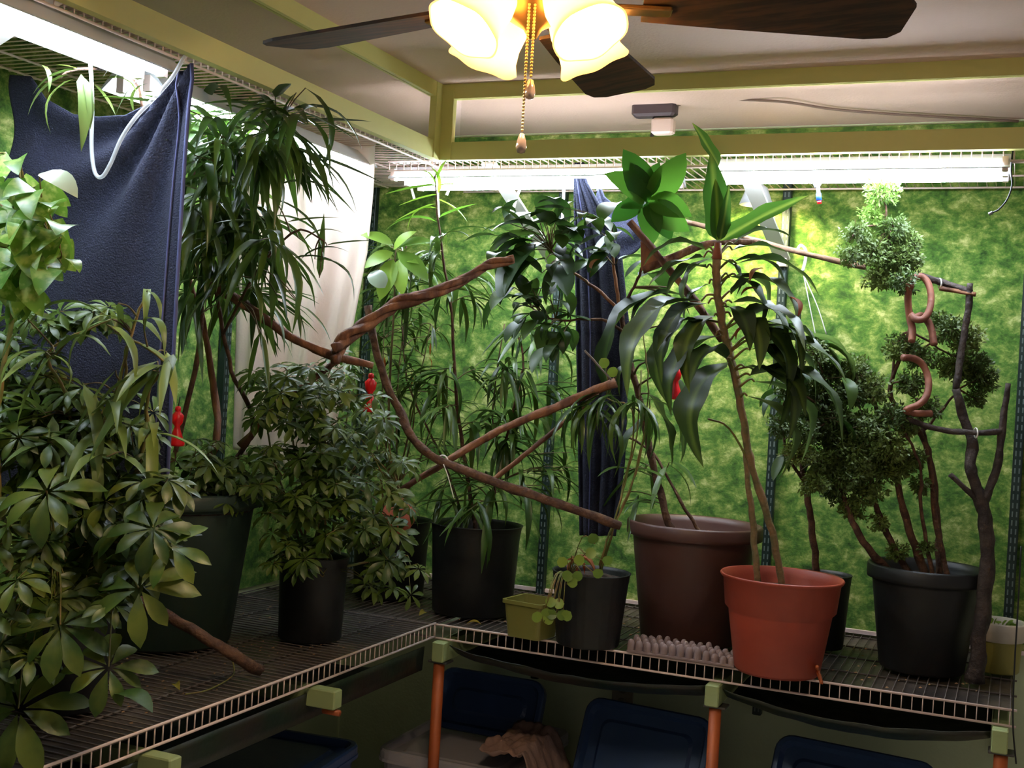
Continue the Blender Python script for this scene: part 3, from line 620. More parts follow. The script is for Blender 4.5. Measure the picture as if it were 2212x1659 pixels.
# black nursery pot with dense small umbrella plant
bc = deckpt(668, 1392, .085)
bp_ = pot('potted_small_umbrella_plant', bc, .085, .096, .225, black_m, 'dense small-leaved umbrella plant in the black pot near the inner corner', 'nursery')
g = Plant(bp_); bt = bc+Vector((0, 0, .18))
for e_ in [(560, 850), (620, 800), (700, 830), (760, 860), (820, 920), (640, 960), (860, 1050), (560, 1000), (880, 1200), (700, 960)]:
    q = P(*e_, 3.2+ru(-.12, .12)); g.stem([bt+Vector((ru(-.05, .05), ru(-.05, .05), 0)), bt.lerp(q, .5)+rv(.02), q], .0045, .002, gstem_m, n=5)
g.palms(SCH2, [(620, 850, 110, 70, 3.15, .18, 42), (720, 900, 110, 90, 3.15, .2, 46), (640, 1010, 110, 90, 3.15, .18, 48), (780, 1000, 110, 90, 3.2, .18, 42), (680, 1120, 120, 60, 3.1, .12, 34), (820, 1130, 80, 70, 3.15, .12, 20), (860, 1240, 60, 50, 3.1, .06, 9), (640, 1210, 60, 35, 3.05, .05, 8), (810, 1260, 30, 30, 3.1, .05, 3), (700, 790, 80, 40, 3.2, .15, 12)], (.04, .062))
g.done(gstem_m, 'petioles')
# front left umbrella plant in dark pot
fcx = Vector((-.40, -1.42, ZS+.006))
fp = pot('potted_umbrella_plant', fcx, .11, .135, .24, black_m, 'large variegated umbrella plant in a dark pot at the lower left', 'nursery')
g = Plant(fp); ft = fcx+Vector((0, 0, .2))
for e_, dd in [((60, 1100), 2.3), ((180, 980), 2.35), ((300, 1020), 2.35), ((330, 1130), 2.3), ((120, 1200), 2.25), ((250, 1200), 2.3), ((30, 960), 2.3), ((230, 880), 2.4), ((120, 800), 2.4), ((40, 760), 2.4)]:
    q = P(*e_, dd); g.stem([ft+Vector((ru(-.06, .06), ru(-.06, .06), 0)), ft.lerp(q, .5)+rv(.03), q], .006, .003, gstem_m, n=6)
g.palms(SCH, [(60, 1000, 80, 80, 2.3, .12, 22), (180, 1040, 90, 80, 2.3, .12, 22), (310, 1060, 70, 70, 2.3, .1, 10), (100, 1150, 110, 90, 2.25, .1, 18), (270, 1180, 90, 70, 2.25, .1, 14), (60, 1290, 80, 80, 2.2, .1, 13), (180, 1300, 80, 70, 2.2, .1, 9), (40, 1420, 60, 60, 2.15, .08, 9), (60, 880, 90, 70, 2.4, .1, 11), (200, 900, 100, 60, 2.4, .1, 9)], (.052, .075))
for x, y, s_ in [(100, 1060, .085), (330, 1140, .08), (235, 1440, .085), (130, 1350, .085), (300, 1270, .075), (40, 1530, .085), (370, 1180, .07)]:
    q = P(x, y, 2.12); g.twig(g.near(q), q, .002); nrm = (Vector((0, 0, 1))-FH*.9+rv(.2)).normalized(); yd = nrm.orthogonal(); put(fp, random.choice(SCH), q, q+yd*s_, up=nrm)
put(fp, BROAD[1], P(245, 1500, 2.1), P(330, 1540, 2.07), scale_w=1.2)
g.done(gstem_m, 'petioles')
# small leafed umbrella growth in front of navy towel (same pot group behind) 
sc2 = Vector((-.60, -1.50, ZS+.006))
sp = pot('potted_small_umbrella_plant', sc2, .07, .085, .18, black_m, 'small-leaved umbrella plant growing up the left edge in front of the navy towel', 'nursery')
g = Plant(sp); st = sc2+Vector((0, 0, .15))
for e_ in [(40, 900), (110, 780), (180, 700), (70, 680), (20, 800)]:
    q = P(*e_, 2.42); g.stem([st, st.lerp(q, .5)+rv(.02), q], .004, .002, gstem_m, n=5)
g.palms(SCH2, [(60, 720, 90, 60, 2.4, .08, 22), (190, 680, 70, 35, 2.4, .06, 12), (60, 820, 90, 70, 2.4, .08, 24), (150, 900, 110, 70, 2.38, .08, 22), (300, 930, 60, 50, 2.38, .05, 9)], (.035, .055)); g.done(gstem_m, 'petioles')
# strap leaved plant in front of towel
ac = Vector((-.25, -1.25, ZS+.006))
ap = pot('potted_strap_leaf_plant', ac, .09, .11, .2, black_m, 'plant with long grey-green strap leaves arching in front of the navy towel', 'nursery')
g = Plant(ap); at_ = ac+Vector((0, 0, .17))
g.stem([at_, P(300, 1000, 2.35), P(320, 850, 2.3), P(365, 790, 2.25)], .005, .003, gstem_m); g.stem([at_, P(200, 1000, 2.35), P(250, 850, 2.3), P(290, 700, 2.28), P(320, 625, 2.27)], .005, .002, gstem_m)
g.stem([at_, P(150, 900, 2.35), P(105, 765, 2.3), P(240, 690, 2.3)], .005, .002, gstem_m); g.stem([at_, P(260, 880, 2.32), P(280, 740, 2.28), P(370, 790, 2.26)], .004, .002, gstem_m)
for a_, b_ in [((243, 690), (40, 735)), ((318, 625), (312, 720)), ((318, 628), (345, 700)), ((255, 655), (258, 740)), ((260, 690), (180, 740)), ((310, 690), (355, 770)), ((262, 700), (350, 740)), ((245, 690), (150, 810)), ((230, 700), (290, 830)), ((365, 780), (345, 900)), ((375, 765), (340, 880)), ((362, 790), (250, 870)), ((350, 790), (190, 1000)), ((345, 790), (300, 900)), ((355, 800), (150, 940)), ((118, 762), (240, 770)), ((115, 762), (0, 850)), ((112, 765), (140, 850)), ((110, 770), (35, 925)), ((100, 760), (0, 830)), ((340, 780), (270, 980)), ((330, 800), (200, 900)), ((240, 720), (275, 760)), ((360, 760), (380, 880)), ((180, 830), (210, 1040)), ((60, 690), (0, 790)), ((250, 800), (140, 1000)), ((290, 740), (380, 800))]:
    q = P(*a_, 2.24+ru(-.04, .06)); g.twig(g.near(q), q); put(ap, random.choice(ALII2), q, P(*b_, 2.22+ru(-.08, .05)), scale_w=ru(.9, 1.25))
g.sprays(ALII2, [(250, 960, 110, 70, 2.3, .08, 6), (100, 900, 90, 80, 2.3, .08, 5)], (.12, .2), 4, .5); g.done(pstem_m)
# vine at the far left
vc = Vector((-.62, -1.78, ZS+.006))
vp = pot('potted_variegated_vine', vc, .07, .09, .16, black_m, 'bright variegated heart-leaved vine climbing at the left edge', 'nursery')
g = Plant(vp); g.stem([vc+Vector((0, 0, .14)), P(-60, 1200, 2.2), P(-10, 900, 2.2), P(30, 650, 2.2), P(20, 500, 2.2), P(50, 400, 2.2), P(10, 330, 2.2)], .006, .003, gstem_m)
g.stem([P(20, 520, 2.2), P(90, 500, 2.18), P(130, 560, 2.15)], .004, .002, gstem_m)
for px, py, rx, ry, c_ in [(20, 360, 30, 30, 6), (60, 440, 60, 40, 22), (90, 480, 45, 40, 16), (50, 540, 70, 50, 30), (120, 560, 45, 40, 12), (40, 620, 60, 40, 16)]:
    for _ in range(c_):
        q = P(px+ru(-rx, rx), py+ru(-ry, ry), 2.17+ru(-.08, .08)); g.twig(g.near(q), q, .0015)
        put(vp, random.choice(POTH), q, q+(Vector((0, 0, -1))+rv(.9)-FH*.3).normalized()*ru(.045, .08), up=(-FH+Vector((0, 0, .6))+rv(.4)).normalized())
q = P(85, 375, 2.1); g.twig(g.near(q), q); lf = put(vp, leafset('silver_leaf', silver_m, .28, 'oval', (.14,), .2)[0], q, P(168, 428, 2.08), up=(Vector((0, 0, 1))-FH*.6)); lf['label'] = 'silvery sheen leaf'
put(vp, POTH[1], P(150, 560, 2.12), P(172, 590, 2.1)); g.done(gstem_m, 'petioles')
# leaves of a hanging plant over the towel top
hc = P(265, 150, 2.72)
hp = empty('hanging_strap_leaf_branch', hc, 'cut branch of dark strap leaves poking out over the top of the navy towel', 'branch')
g = Plant(hp); g.stem([hc, P(300, 190, 2.75), P(310, 260, 2.8)], .004, .003, bark_m); g.stem([hc, P(170, 150, 2.45), P(120, 170, 2.4)], .004, .002, bark_m)
for a_, b_, d_ in [((175, 160), (175, 328), 2.4), ((168, 150), (70, 205), 2.4), ((160, 170), (110, 290), 2.4), ((185, 170), (195, 280), 2.4), ((150, 160), (60, 250), 2.4), ((340, 150), (240, 195), 2.6), ((330, 155), (220, 170), 2.6), ((300, 170), (250, 250), 2.65), ((320, 180), (295, 255), 2.65), ((350, 160), (370, 210), 2.6), ((200, 180), (250, 250), 2.6), ((230, 170), (300, 215), 2.6), ((90, 140), (105, 200), 2.4), ((170, 150), (120, 140), 2.4)]:
    put(hp, random.choice(ALII2), P(*a_, d_), P(*b_, d_-.02), scale_w=1.3)
g.done(pstem_m)
# ================================================================ BACK SHELF PLANTS
# black pot with willow leaved stems
c2 = deckpt(1018, 1337, .125)
p2 = pot('potted_willow_leaf_plant', c2, .125, .145, .275, black_m, 'tall slender willow-leaved plant in the black pot behind the shelf corner', 'nursery')
g = Plant(p2); t2 = c2+Vector((0, 0, .24))
g.stem([t2, P(1005, 1000, 3.8), P(985, 850, 3.75), P(975, 680, 3.7), P(955, 540, 3.65), P(940, 400, 3.62), P(945, 370, 3.6)], .007, .002, bark_m)
g.stem([t2+Vector((.03, 0, 0)), P(1080, 1000, 3.8), P(1110, 880, 3.8), P(1130, 780, 3.8), P(1110, 690, 3.8)], .006, .003, rbark_m)
g.stem([t2+Vector((.02, .03, 0)), P(1075, 1020, 3.8), P(1065, 880, 3.8), P(1090, 700, 3.8)], .004, .002, bark_m)
g.stem([t2+Vector((-.03, 0, 0)), P(960, 1000, 3.85), P(880, 820, 3.85), P(870, 640, 3.85), P(880, 500, 3.8)], .004, .002, bark_m)
g.sprays(ALII, [(930, 560, 80, 70, 3.65, .1, 5), (1000, 640, 80, 60, 3.65, .1, 4), (1090, 760, 80, 70, 3.7, .12, 5), (1160, 850, 80, 90, 3.75, .12, 6), (1170, 760, 60, 60, 3.75, .1, 3), (1110, 950, 80, 70, 3.75, .1, 4), (1180, 1010, 60, 70, 3.75, .1, 5), (1020, 1060, 90, 60, 3.75, .1, 7), (950, 820, 60, 80, 3.75, .1, 5), (880, 600, 70, 60, 3.75, .1, 5), (1060, 860, 60, 80, 3.75, .1, 4), (820, 560, 50, 60, 3.75, .1, 4)], (.10, .19), 7, .7)
Y2 = leafset('lit_narrow_leaf', leafm('painted_lit_leaf_green', (112, 160, 50), .4, .5), .09, 'strap')  # top leaves under the strip light, its brightness put into a lighter green
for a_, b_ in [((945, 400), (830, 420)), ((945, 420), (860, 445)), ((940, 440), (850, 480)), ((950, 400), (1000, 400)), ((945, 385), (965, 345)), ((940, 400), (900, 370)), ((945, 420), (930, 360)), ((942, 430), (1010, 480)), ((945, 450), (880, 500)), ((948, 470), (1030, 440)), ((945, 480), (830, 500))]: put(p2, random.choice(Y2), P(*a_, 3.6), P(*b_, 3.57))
for a_, b_ in [((1030, 1080), (1050, 1230)), ((1060, 1080), (1040, 1240)), ((1010, 1090), (960, 1180)), ((1110, 1060), (1170, 1180)), ((1130, 1040), (1135, 1190)), ((1040, 1090), (1150, 1120))]: put(p2, random.choice(ALII), P(*a_, 3.6), P(*b_, 3.55))
g.done(pstem_m)
# pot behind it with bushy thin leaves
c3 = deckpt(845, 1305, .11)+Vector((-.04, .05, 0))
p3 = pot('potted_fine_leaf_bush', c3, .115, .13, .25, black_m, 'upright fine-leaved bush in the black pot at the back by the corner', 'nursery')
g = Plant(p3); t3 = c3+Vector((0, 0, .2))
for e_ in [(780, 780), (830, 700), (880, 640), (930, 700), (900, 820), (840, 860), (960, 820)]:
    q = P(*e_, 3.9+ru(-.1, .1)); g.stem([t3+rv(.03)*1, t3.lerp(q, .55)+rv(.02), q], .004, .0015, pstem_m, n=5)
g.sprays(FINE, [(840, 720, 60, 70, 3.9, .1, 9), (900, 700, 60, 70, 3.9, .1, 9), (860, 850, 80, 80, 3.9, .1, 11), (950, 850, 50, 70, 3.9, .1, 6), (920, 980, 90, 70, 3.85, .1, 9), (800, 960, 60, 60, 3.9, .1, 4)], (.08, .14), 4, .35)
BR2 = leafset('light_broad_leaf', leafm('light_broad_green', (120, 158, 60), .35, .4), .22, 'oval', (.1, .15), .2)
g.stem([t3, P(840, 900, 3.75), P(850, 700, 3.6), P(855, 540, 3.55)], .005, .002, pstem_m)
for a_, b_ in [((850, 530), (778, 508)), ((850, 545), (785, 580)), ((858, 545), (925, 610)), ((860, 535), (940, 525)), ((862, 560), (870, 640)), ((850, 540), (900, 500)), ((866, 560), (905, 570)), ((850, 560), (820, 650))]: put(p3, random.choice(BR2), P(*a_, 3.52), P(*b_, 3.5), up=(-FH+Vector((0, 0, 1))+rv(.4)).normalized())
lf = put(p3, leafset('pale_leaf', silver_m, .4, 'round', (.1,), .2)[0], P(800, 588, 3.5), P(832, 622, 3.48), up=(-FH+Vector((0, 0, .5)))); lf['label'] = 'pale silvery round leaf'
g.twig(P(850, 560, 3.55), P(805, 590, 3.5))
q = P(870, 1075, 3.55); g.twig(g.near(q), q, .002); lf = put(p3, DEAD[0], q, P(855, 1165, 3.52), up=-FH, scale_w=2.0); lf['label'] = 'large dead brown leaf'
RY = leafset('reddish_leaf', leafm('orange_tipped_leaf', (190, 110, 40), .5, .4), .07, 'strap', n=4)
for x, y in [(930, 740), (925, 770), (885, 800), (940, 880), (830, 770), (935, 960), (960, 860)]:
    put(p3, random.choice(RY), P(x, y, 3.85), P(x+ru(-10, 10), y+ru(20, 40), 3.85))
g.done(pstem_m)
# brown pot : trunk with round leaves
c4 = deckpt(1485, 1403, .14)
p4 = pot('potted_round_leaf_bush', c4, .14, .198, .345, brown_p, 'branching glossy round-leaved bush in the large brown pot', soil=.86)
g = Plant(p4); t4 = c4+Vector((0, 0, .29))
q0 = g.stem([t4+Vector((-.04, 0, 0)), P(1445, 1130, 3.5), P(1415, 1020, 3.5), P(1385, 880, 3.45), P(1355, 750, 3.42), P(1340, 670, 3.4)], .013, .008, bark_m, 'trunk')
g.stem([t4+Vector((.03, .02, 0)), P(1480, 1100, 3.5), P(1410, 980, 3.55), P(1330, 930, 3.5)], .006, .003, bark_m)
g.stem([P(1340, 672, 3.4), P(1328, 600, 3.4), P(1320, 520, 3.4), P(1322, 480, 3.38)], .006, .003, rbark_m); g.stem([P(1340, 672, 3.4), P(1290, 625, 3.42), P(1240, 590, 3.45), P(1190, 540, 3.45)], .006, .003, rbark_m)
g.stem([P(1340, 672, 3.4), P(1370, 620, 3.35), P(1390, 560, 3.3), P(1395, 440, 3.25)], .005, .003, bark_m); g.stem([P(1350, 720, 3.4), P(1300, 690, 3.4), P(1200, 690, 3.45), P(1140, 660, 3.5)], .005, .002, bark_m)
for a_, b_ in [((1180, 480), (1120, 500)), ((1190, 490), (1160, 450)), ((1180, 510), (1050, 560)), ((1170, 500), (1060, 500)), ((1160, 520), (1070, 600)), ((1200, 480), (1145, 470)), ((1200, 480), (1245, 435)), ((1230, 480), (1160, 440)), ((1200, 500), (1250, 500)), ((1190, 520), (1080, 660)), ((1180, 560), (1090, 640)), ((1195, 545), (1230, 600)), ((1210, 560), (1180, 660)), ((1170, 590), (1110, 540)), ((1160, 600), (1145, 660)), ((1190, 570), (1225, 640)), ((1130, 640), (1045, 715)), ((1135, 640), (1120, 590)), ((1140, 655), (1190, 640)), ((1150, 680), (1100, 690)), ((1160, 690), (1130, 735)), ((1170, 700), (1170, 770)), ((1190, 700), (1220, 760)), ((1180, 640), (1200, 600)), ((1240, 590), (1290, 560)), ((1230, 570), (1260, 520)), ((1160, 460), (1090, 480)), ((1220, 450), (1150, 450)), ((1210, 620), (1225, 690)), ((1140, 530), (1060, 530)), ((1110, 620), (1060, 670)), ((1150, 700), (1220, 720)), ((1130, 490), (1080, 450)), ((1250, 530), (1200, 470)), ((1170, 470), (1200, 430)), ((1095, 480), (1120, 430)),
               ((1320, 500), (1260, 490)), ((1322, 500), (1280, 560)), ((1325, 490), (1370, 520)), ((1322, 530), (1270, 590)), ((1330, 520), (1310, 470)), ((1335, 560), (1400, 560)), ((1380, 600), (1440, 640)), ((1390, 560), (1350, 600)), ((1395, 580), (1470, 560)), ((1300, 480), (1340, 440))]:
    q = P(*a_, 3.38+ru(-.06, .06)); g.twig(g.near(q), q); put(p4, random.choice(BROAD), q, P(*b_, 3.36+ru(-.08, .08)), scale_w=ru(.9, 1.1))
for a_, b_, k in [((1398, 440), (1346, 322), 1), ((1398, 440), (1305, 375), 1), ((1395, 425), (1425, 350), 0), ((1400, 430), (1482, 330), 1), ((1400, 430), (1495, 468), 0), ((1395, 435), (1450, 520), 0), ((1390, 440), (1340, 450), 0), ((1398, 440), (1410, 530), 0), ((1395, 430), (1360, 350), 1), ((1380, 440), (1320, 480), 0), ((1402, 440), (1490, 500), 1)]:
    put(p4, ROSE[k] if k else random.choice(ROSE), P(*a_, 3.22), P(*b_, 3.17), up=(-FH+rv(.4)+Vector((0, 0, .3))).normalized(), scale_w=1.1)
for a_, b_ in [((1440, 620), (1340, 900)), ((1450, 640), (1370, 780)), ((1480, 640), (1360, 720)), ((1400, 900), (1340, 1000)), ((1400, 780), (1340, 860)), ((1470, 700), (1440, 870)), ((1400, 850), (1450, 1010)), ((1440, 800), (1470, 1000))]:
    q = P(*a_, 3.35); g.twig(g.near(q), q, .003); put(p4, random.choice(DRAC), q, P(*b_, 3.32), scale_w=1.1)
g.sprays(ALII, [(1370, 1010, 60, 80, 3.5, .08, 4), (1450, 1040, 60, 70, 3.5, .08, 3)], (.12, .2), 3, .5)
g.sprays(BROAD, [(1150, 500, 80, 50, 3.4, .08, 7), (1120, 620, 70, 70, 3.4, .08, 7), (1190, 690, 60, 60, 3.4, .08, 6), (1220, 480, 40, 40, 3.4, .06, 4), (1300, 520, 40, 50, 3.38, .05, 3)], (.06, .1), 3, .6, .8)
dl = put(p4, DEAD[0], P(1300, 560, 3.32), P(1275, 590, 3.3)); dl['label'] = 'dry papery brown leaf'
g.done(pstem_m)
# ribbed black pot with reedy stems and round succulent leaves
c5 = deckpt(1268, 1405, .088)
p5 = pot('potted_reed_plant', c5, .088, .11, .205, black_m, 'reedy green-stemmed plant in the ribbed black pot before the brown pot', 'nursery', rib=.012, ribn=28, soil=.92)
g = Plant(p5); t5 = c5+Vector((.02, 0, .19))
for pts in [[(1325, 1140), (1350, 1040), (1375, 940), (1385, 800)], [(1318, 1150), (1360, 1060), (1395, 920), (1405, 860)], [(1330, 1130), (1380, 1000), (1400, 850), (1390, 720)], [(1300, 1200), (1340, 1080), (1370, 900), (1310, 860)]]:
    g.stem([t5+rv(.012)+Vector((0, 0, 0))]+[P(x, y, 3.25) for x, y in pts], .0032, .0018, gstem_m, n=6, rough=0)
FN = leafset('drooping_thin_leaf', alii_m, .05, 'strap', (.2, .3), n=6)
for cx, cy in [(1300, 855), (1360, 860), (1270, 880)]:
    for _ in range(16):
        q = P(cx+ru(-25, 25), cy+ru(-15, 15), 3.2); put(p5, random.choice(FN), q, q+(Vector((0, 0, -1))+rv(.55)).normalized()*ru(.1, .19))
for (x, y) in [(1285, 1175), (1265, 1200), (1240, 1215), (1220, 1225), (1300, 1210), (1215, 1250), (1225, 1262), (1255, 1235), (1280, 1235), (1180, 1178+130), (1195, 1305), (1205, 1320), (1180, 1330), (1175, 1345), (1200, 1335), (1215, 1338), (1170, 1340), (1190, 1318), (1310, 795), (1335, 800)]:
    y2 = y if y > 1100 or y < 900 else 990
    q = P(x, y2, 3.18); 
    if y > 1100: g.tw.tube(smooth([c5+Vector((-.05, -.04, .19)), P(x*.5+615, min(y-15, 1240), 3.2), q], 3), .0015, 4)
    else: g.twig(g.near(q), q)
    put(p5, PIL[0], q, q+(RH*ru(-1, 1)+Vector((0, 0, ru(-.6, .8)))).normalized()*.03, up=(-FH+rv(.5)).normalized())
for k in range(6): put(p5, random.choice(DEAD), c5+Vector((ru(-.05, .04), ru(-.07, -.02), .2)), c5+Vector((ru(-.07, .06), ru(-.08, -.02), .235)))
g.done(gstem_m)
# terracotta pot with corn plant
c6 = deckpt(1676, 1470, .11)
p6 = pot('potted_corn_plant', c6, .112, .162, .255, terra_p, 'tall two-stemmed corn plant with strap leaves in the orange terracotta pot', 'band', soil=.84)
g = Plant(p6); t6 = c6+Vector((0, 0, .21)); D6 = 3.1
cane_m = mat('ringed_grey_green_cane', lin((104, 96, 62)), .7, bump=.5, bscale=90, col2=lin((132, 104, 70)), nscale=25)
g.stem([P(1638, 1268, 3.2), P(1628, 1150, 3.2), P(1616, 1040, 3.18), P(1610, 950, 3.16)], .009, .007, cane_m, 'cane', 8)
g.stem([P(1690, 1272, 3.2), P(1668, 1150, 3.18), P(1625, 1010, 3.15), P(1605, 900, 3.12), P(1580, 780, 3.1), P(1558, 680, 3.08), P(1548, 600, 3.06), P(1550, 535, 3.05)], .010, .011, cane_m, 'cane', 8)
b = MB(); b.tube([P(1549, 560, 3.05), P(1551, 525, 3.05)], [.013, .009], 8); b.build('leaf_crown', mat('reddish_crown', lin((130, 70, 45)), .7), p6)
for a_, b_, k, w_, sd in [((1550, 520), (1545, 385), 0, 1.3, 2), ((1555, 520), (1575, 400), 1, 1.0, 2), ((1556, 520), (1745, 423), 0, 1.0, 2), ((1552, 360), (1495, 265), 2, 1.4, 2), ((1550, 520), (1535, 330), 2, 1.5, 2)]:
    put(p6, DRAC2[k], P(*a_, 3.04), P(*b_, 3.0), scale_w=w_, up=(-FH+Vector((0, 0, .7))).normalized())
for a_, b_, k, w_ in [((1540, 545), (1400, 620), 0, .9), ((1545, 545), (1390, 575), 1, .8), ((1560, 540), (1720, 520), 1, .9), ((1562, 540), (1700, 545), 0, .8), ((1545, 560), (1490, 680), 2, 1), ((1540, 580), (1440, 640), 1, .9), ((1560, 570), (1770, 640), 1, .9), ((1560, 580), (1700, 630), 2, 1), ((1570, 600), (1720, 740), 2, 1.1), ((1560, 600), (1640, 720), 2, 1), ((1540, 610), (1480, 700), 1, 1),
      ((1540, 640), (1355, 860), 2, 1), ((1545, 650), (1430, 830), 2, .9), ((1560, 660), (1700, 760), 2, 1.1), ((1565, 680), (1655, 850), 2, 1.2), ((1550, 690), (1490, 850), 3, 1), ((1575, 700), (1740, 760), 2, 1.1), ((1590, 720), (1730, 820), 3, 1.2), ((1570, 740), (1500, 840), 3, 1.1), ((1580, 780), (1520, 1010), 3, 1.15), ((1590, 800), (1700, 960), 3, 1.2),
      ((1600, 740), (1830, 830), 1, .9), ((1600, 820), (1740, 900), 2, 1.2), ((1580, 790), (1490, 830), 2, 1), ((1600, 860), (1680, 1040), 3, 1.1), ((1590, 750), (1780, 800), 3, 1), ((1595, 770), (1760, 880), 3, 1.1), ((1570, 640), (1640, 600), 0, .9), ((1560, 620), (1660, 680), 3, 1.2), ((1550, 570), (1590, 640), 2, 1.2), ((1600, 800), (1820, 960), 2, .9), ((1590, 700), (1700, 860), 2, 1.1), ((1600, 740), (1680, 930), 3, 1.2), ((1610, 830), (1730, 1000), 3, 1.1), ((1590, 690), (1640, 800), 2, 1.2), ((1560, 660), (1620, 760), 1, 1.2), ((1530, 700), (1420, 760), 1, 1.1), ((1560, 720), (1450, 900), 2, 1.0)]:
    a3 = P(*a_, 3.08); b3 = P(*b_, 3.0+ru(-.1, .12)); nr = g.near(a3)
    # arching petiole then blade that hangs
    mid = a3.lerp(b3, .42)+Vector((0, 0, .035*k)); st_ = a3.lerp(mid, .35)
    g.tw.tube(smooth([nr, a3.lerp(st_, .5)+Vector((0, 0, .01)), st_], 3), [.0035, .0025], 5)
    put(p6, DRAC[k], st_, b3, scale_w=w_*1.15)
for a_, b_ in [((1650, 580), (1620, 610)), ((1600, 640), (1640, 625)), ((1590, 735), (1620, 710)), ((1700, 640), (1720, 690))]: put(p6, random.choice(DEAD), P(*a_, 3.0), P(*b_, 2.98))
g.tw.tube(smooth([P(1625, 1010, 3.15), P(1575, 925, 3.12), P(1530, 905, 3.1)], 4), .003, 5)
g.done(gstem_m, 'petioles')
# small tree behind with reddish trunk
c7 = Vector((1.055, .42, ZS+.006))
p7 = pot('potted_dark_leaf_tree', c7, .065, .08, .215, black_m, 'dark-leaved small tree with bare trunk behind the terracotta pot', 'nursery', soil=.95)
g = Plant(p7); g.stem([c7+Vector((.0, 0, .2)), P(1766, 1245, 3.45), P(1752, 1130, 3.42), P(1738, 1040, 3.4), P(1722, 930, 3.38), P(1715, 850, 3.36)], .011, .007, bark_m, 'trunk')
g.stem([P(1738, 1040, 3.4), P(1700, 980, 3.35), P(1690, 880, 3.35)], .005, .003, bark_m)
for _ in range(44):
    q = P(1745+ru(-60, 75), 900+ru(-130, 110), 3.33+ru(-.1, .1)); g.twig(g.near(q), q); put(p7, random.choice(BROAD), q, q+(Vector((0, 0, -.9))+rv(.7)).normalized()*ru(.06, .12), scale_w=.75)
VAR = leafset('cream_edged_leaf', leafm('cream_edged_green', (90, 120, 60), .4, .4, stripe=(lin((70, 100, 45)), .12)), .2, 'strap', (.2, .3))
for a_, b_ in [((1720, 730), (1790, 800)), ((1730, 730), (1840, 790)), ((1760, 740), (1830, 860)), ((1740, 740), (1800, 850)), ((1720, 745), (1760, 820))]:
    q = P(*a_, 3.3); g.twig(g.near(q), q); put(p7, random.choice(VAR), q, P(*b_, 3.28))
g.done(pstem_m)
# big black pot with fine-leaved aralia
c8 = deckpt(1988, 1462, .113)
p8 = pot('potted_fern_leaf_tree', c8, .113, .158, .285, black_m, 'multi-trunked tree with fine ferny foliage puffs in the large black pot at right', soil=.88)
g = Plant(p8); t8 = c8+Vector((0, 0, .25))
def st8(off, pts, r0, r1, nm='trunk'): return g.stem([t8+Vector(off)]+[P(x, y, d_) for x, y, d_ in pts], r0, r1, bark_m, nm)
st8((-.09, -.02, 0), [(1865, 1170, 3.25), (1835, 1110, 3.27), (1815, 1030, 3.3), (1830, 940, 3.32)], .012, .005)
st8((-.04, 0, 0), [(1915, 1150, 3.3), (1890, 1080, 3.3), (1870, 990, 3.3), (1800, 900, 3.3)], .010, .004)
st8((0, .01, 0), [(1965, 1150, 3.3), (1945, 1070, 3.3), (1925, 960, 3.3), (1880, 850, 3.3)], .013, .005)
st8((.03, .04, 0), [(2025, 1120, 3.35), (2015, 1020, 3.35), (1995, 930, 3.35), (1980, 860, 3.33)], .010, .005)
st8((.02, -.03, 0), [(1990, 1100, 3.28), (1985, 1000, 3.25), (1925, 880, 3.25)], .006, .003)
st8((.06, 0, 0), [(2025, 1150, 3.3), (2000, 960, 3.3), (1925, 860, 3.3), (1945, 770, 3.3), (1968, 700, 3.3), (1960, 640, 3.3), (1925, 540, 3.3), (1910, 430, 3.3)], .009, .0025)
g.stem([P(1920, 860, 3.3), P(1950, 720, 3.3), P(2040, 760, 3.3), P(2080, 780, 3.3)], .004, .002, bark_m)
g.stem([P(1995, 930, 3.35), P(2040, 880, 3.33), P(2070, 840, 3.32)], .005, .003, bark_m)
def puff(px, py, rpx, d, m, dens=1.0):
    c = P(px, py, d); r_ = rpx*d/F; mb = MB(); n_ = int(620*dens*(rpx/70)**2)
    q = g.near(c, 0); g.tw.tube(smooth([q, q.lerp(c, .6)+rv(.01), c], 3), [.003, .0015], 5)
    for _ in range(max(5, int(8*dens))): e_ = c+rv(1).normalized()*r_*.75; g.tw.tube([c, e_], [.0012, .0007], 3, cap=False)
    for _ in range(n_):
        v = rv(1).normalized()*(R0()**.45)*r_; v.z *= .85; lump = .75+.5*noise.noise((c+v)*22); p = c+v*lump
        for k in range(3):
            dd = (v.normalized()*.5+rv(1)+Vector((0, 0, -.2))).normalized(); L = ru(.009, .016); s_ = dd.orthogonal().normalized()*L*.22; w_ = dd.cross(s_)*.2
            a = p+rv(.004); mb.add([a, a+dd*L*.5+s_+w_, a+dd*L, a+dd*L*.5-s_], [(0, 1, 2, 3)])
    tag(mb.build('foliage_puff', m, p8), None, kind='stuff')
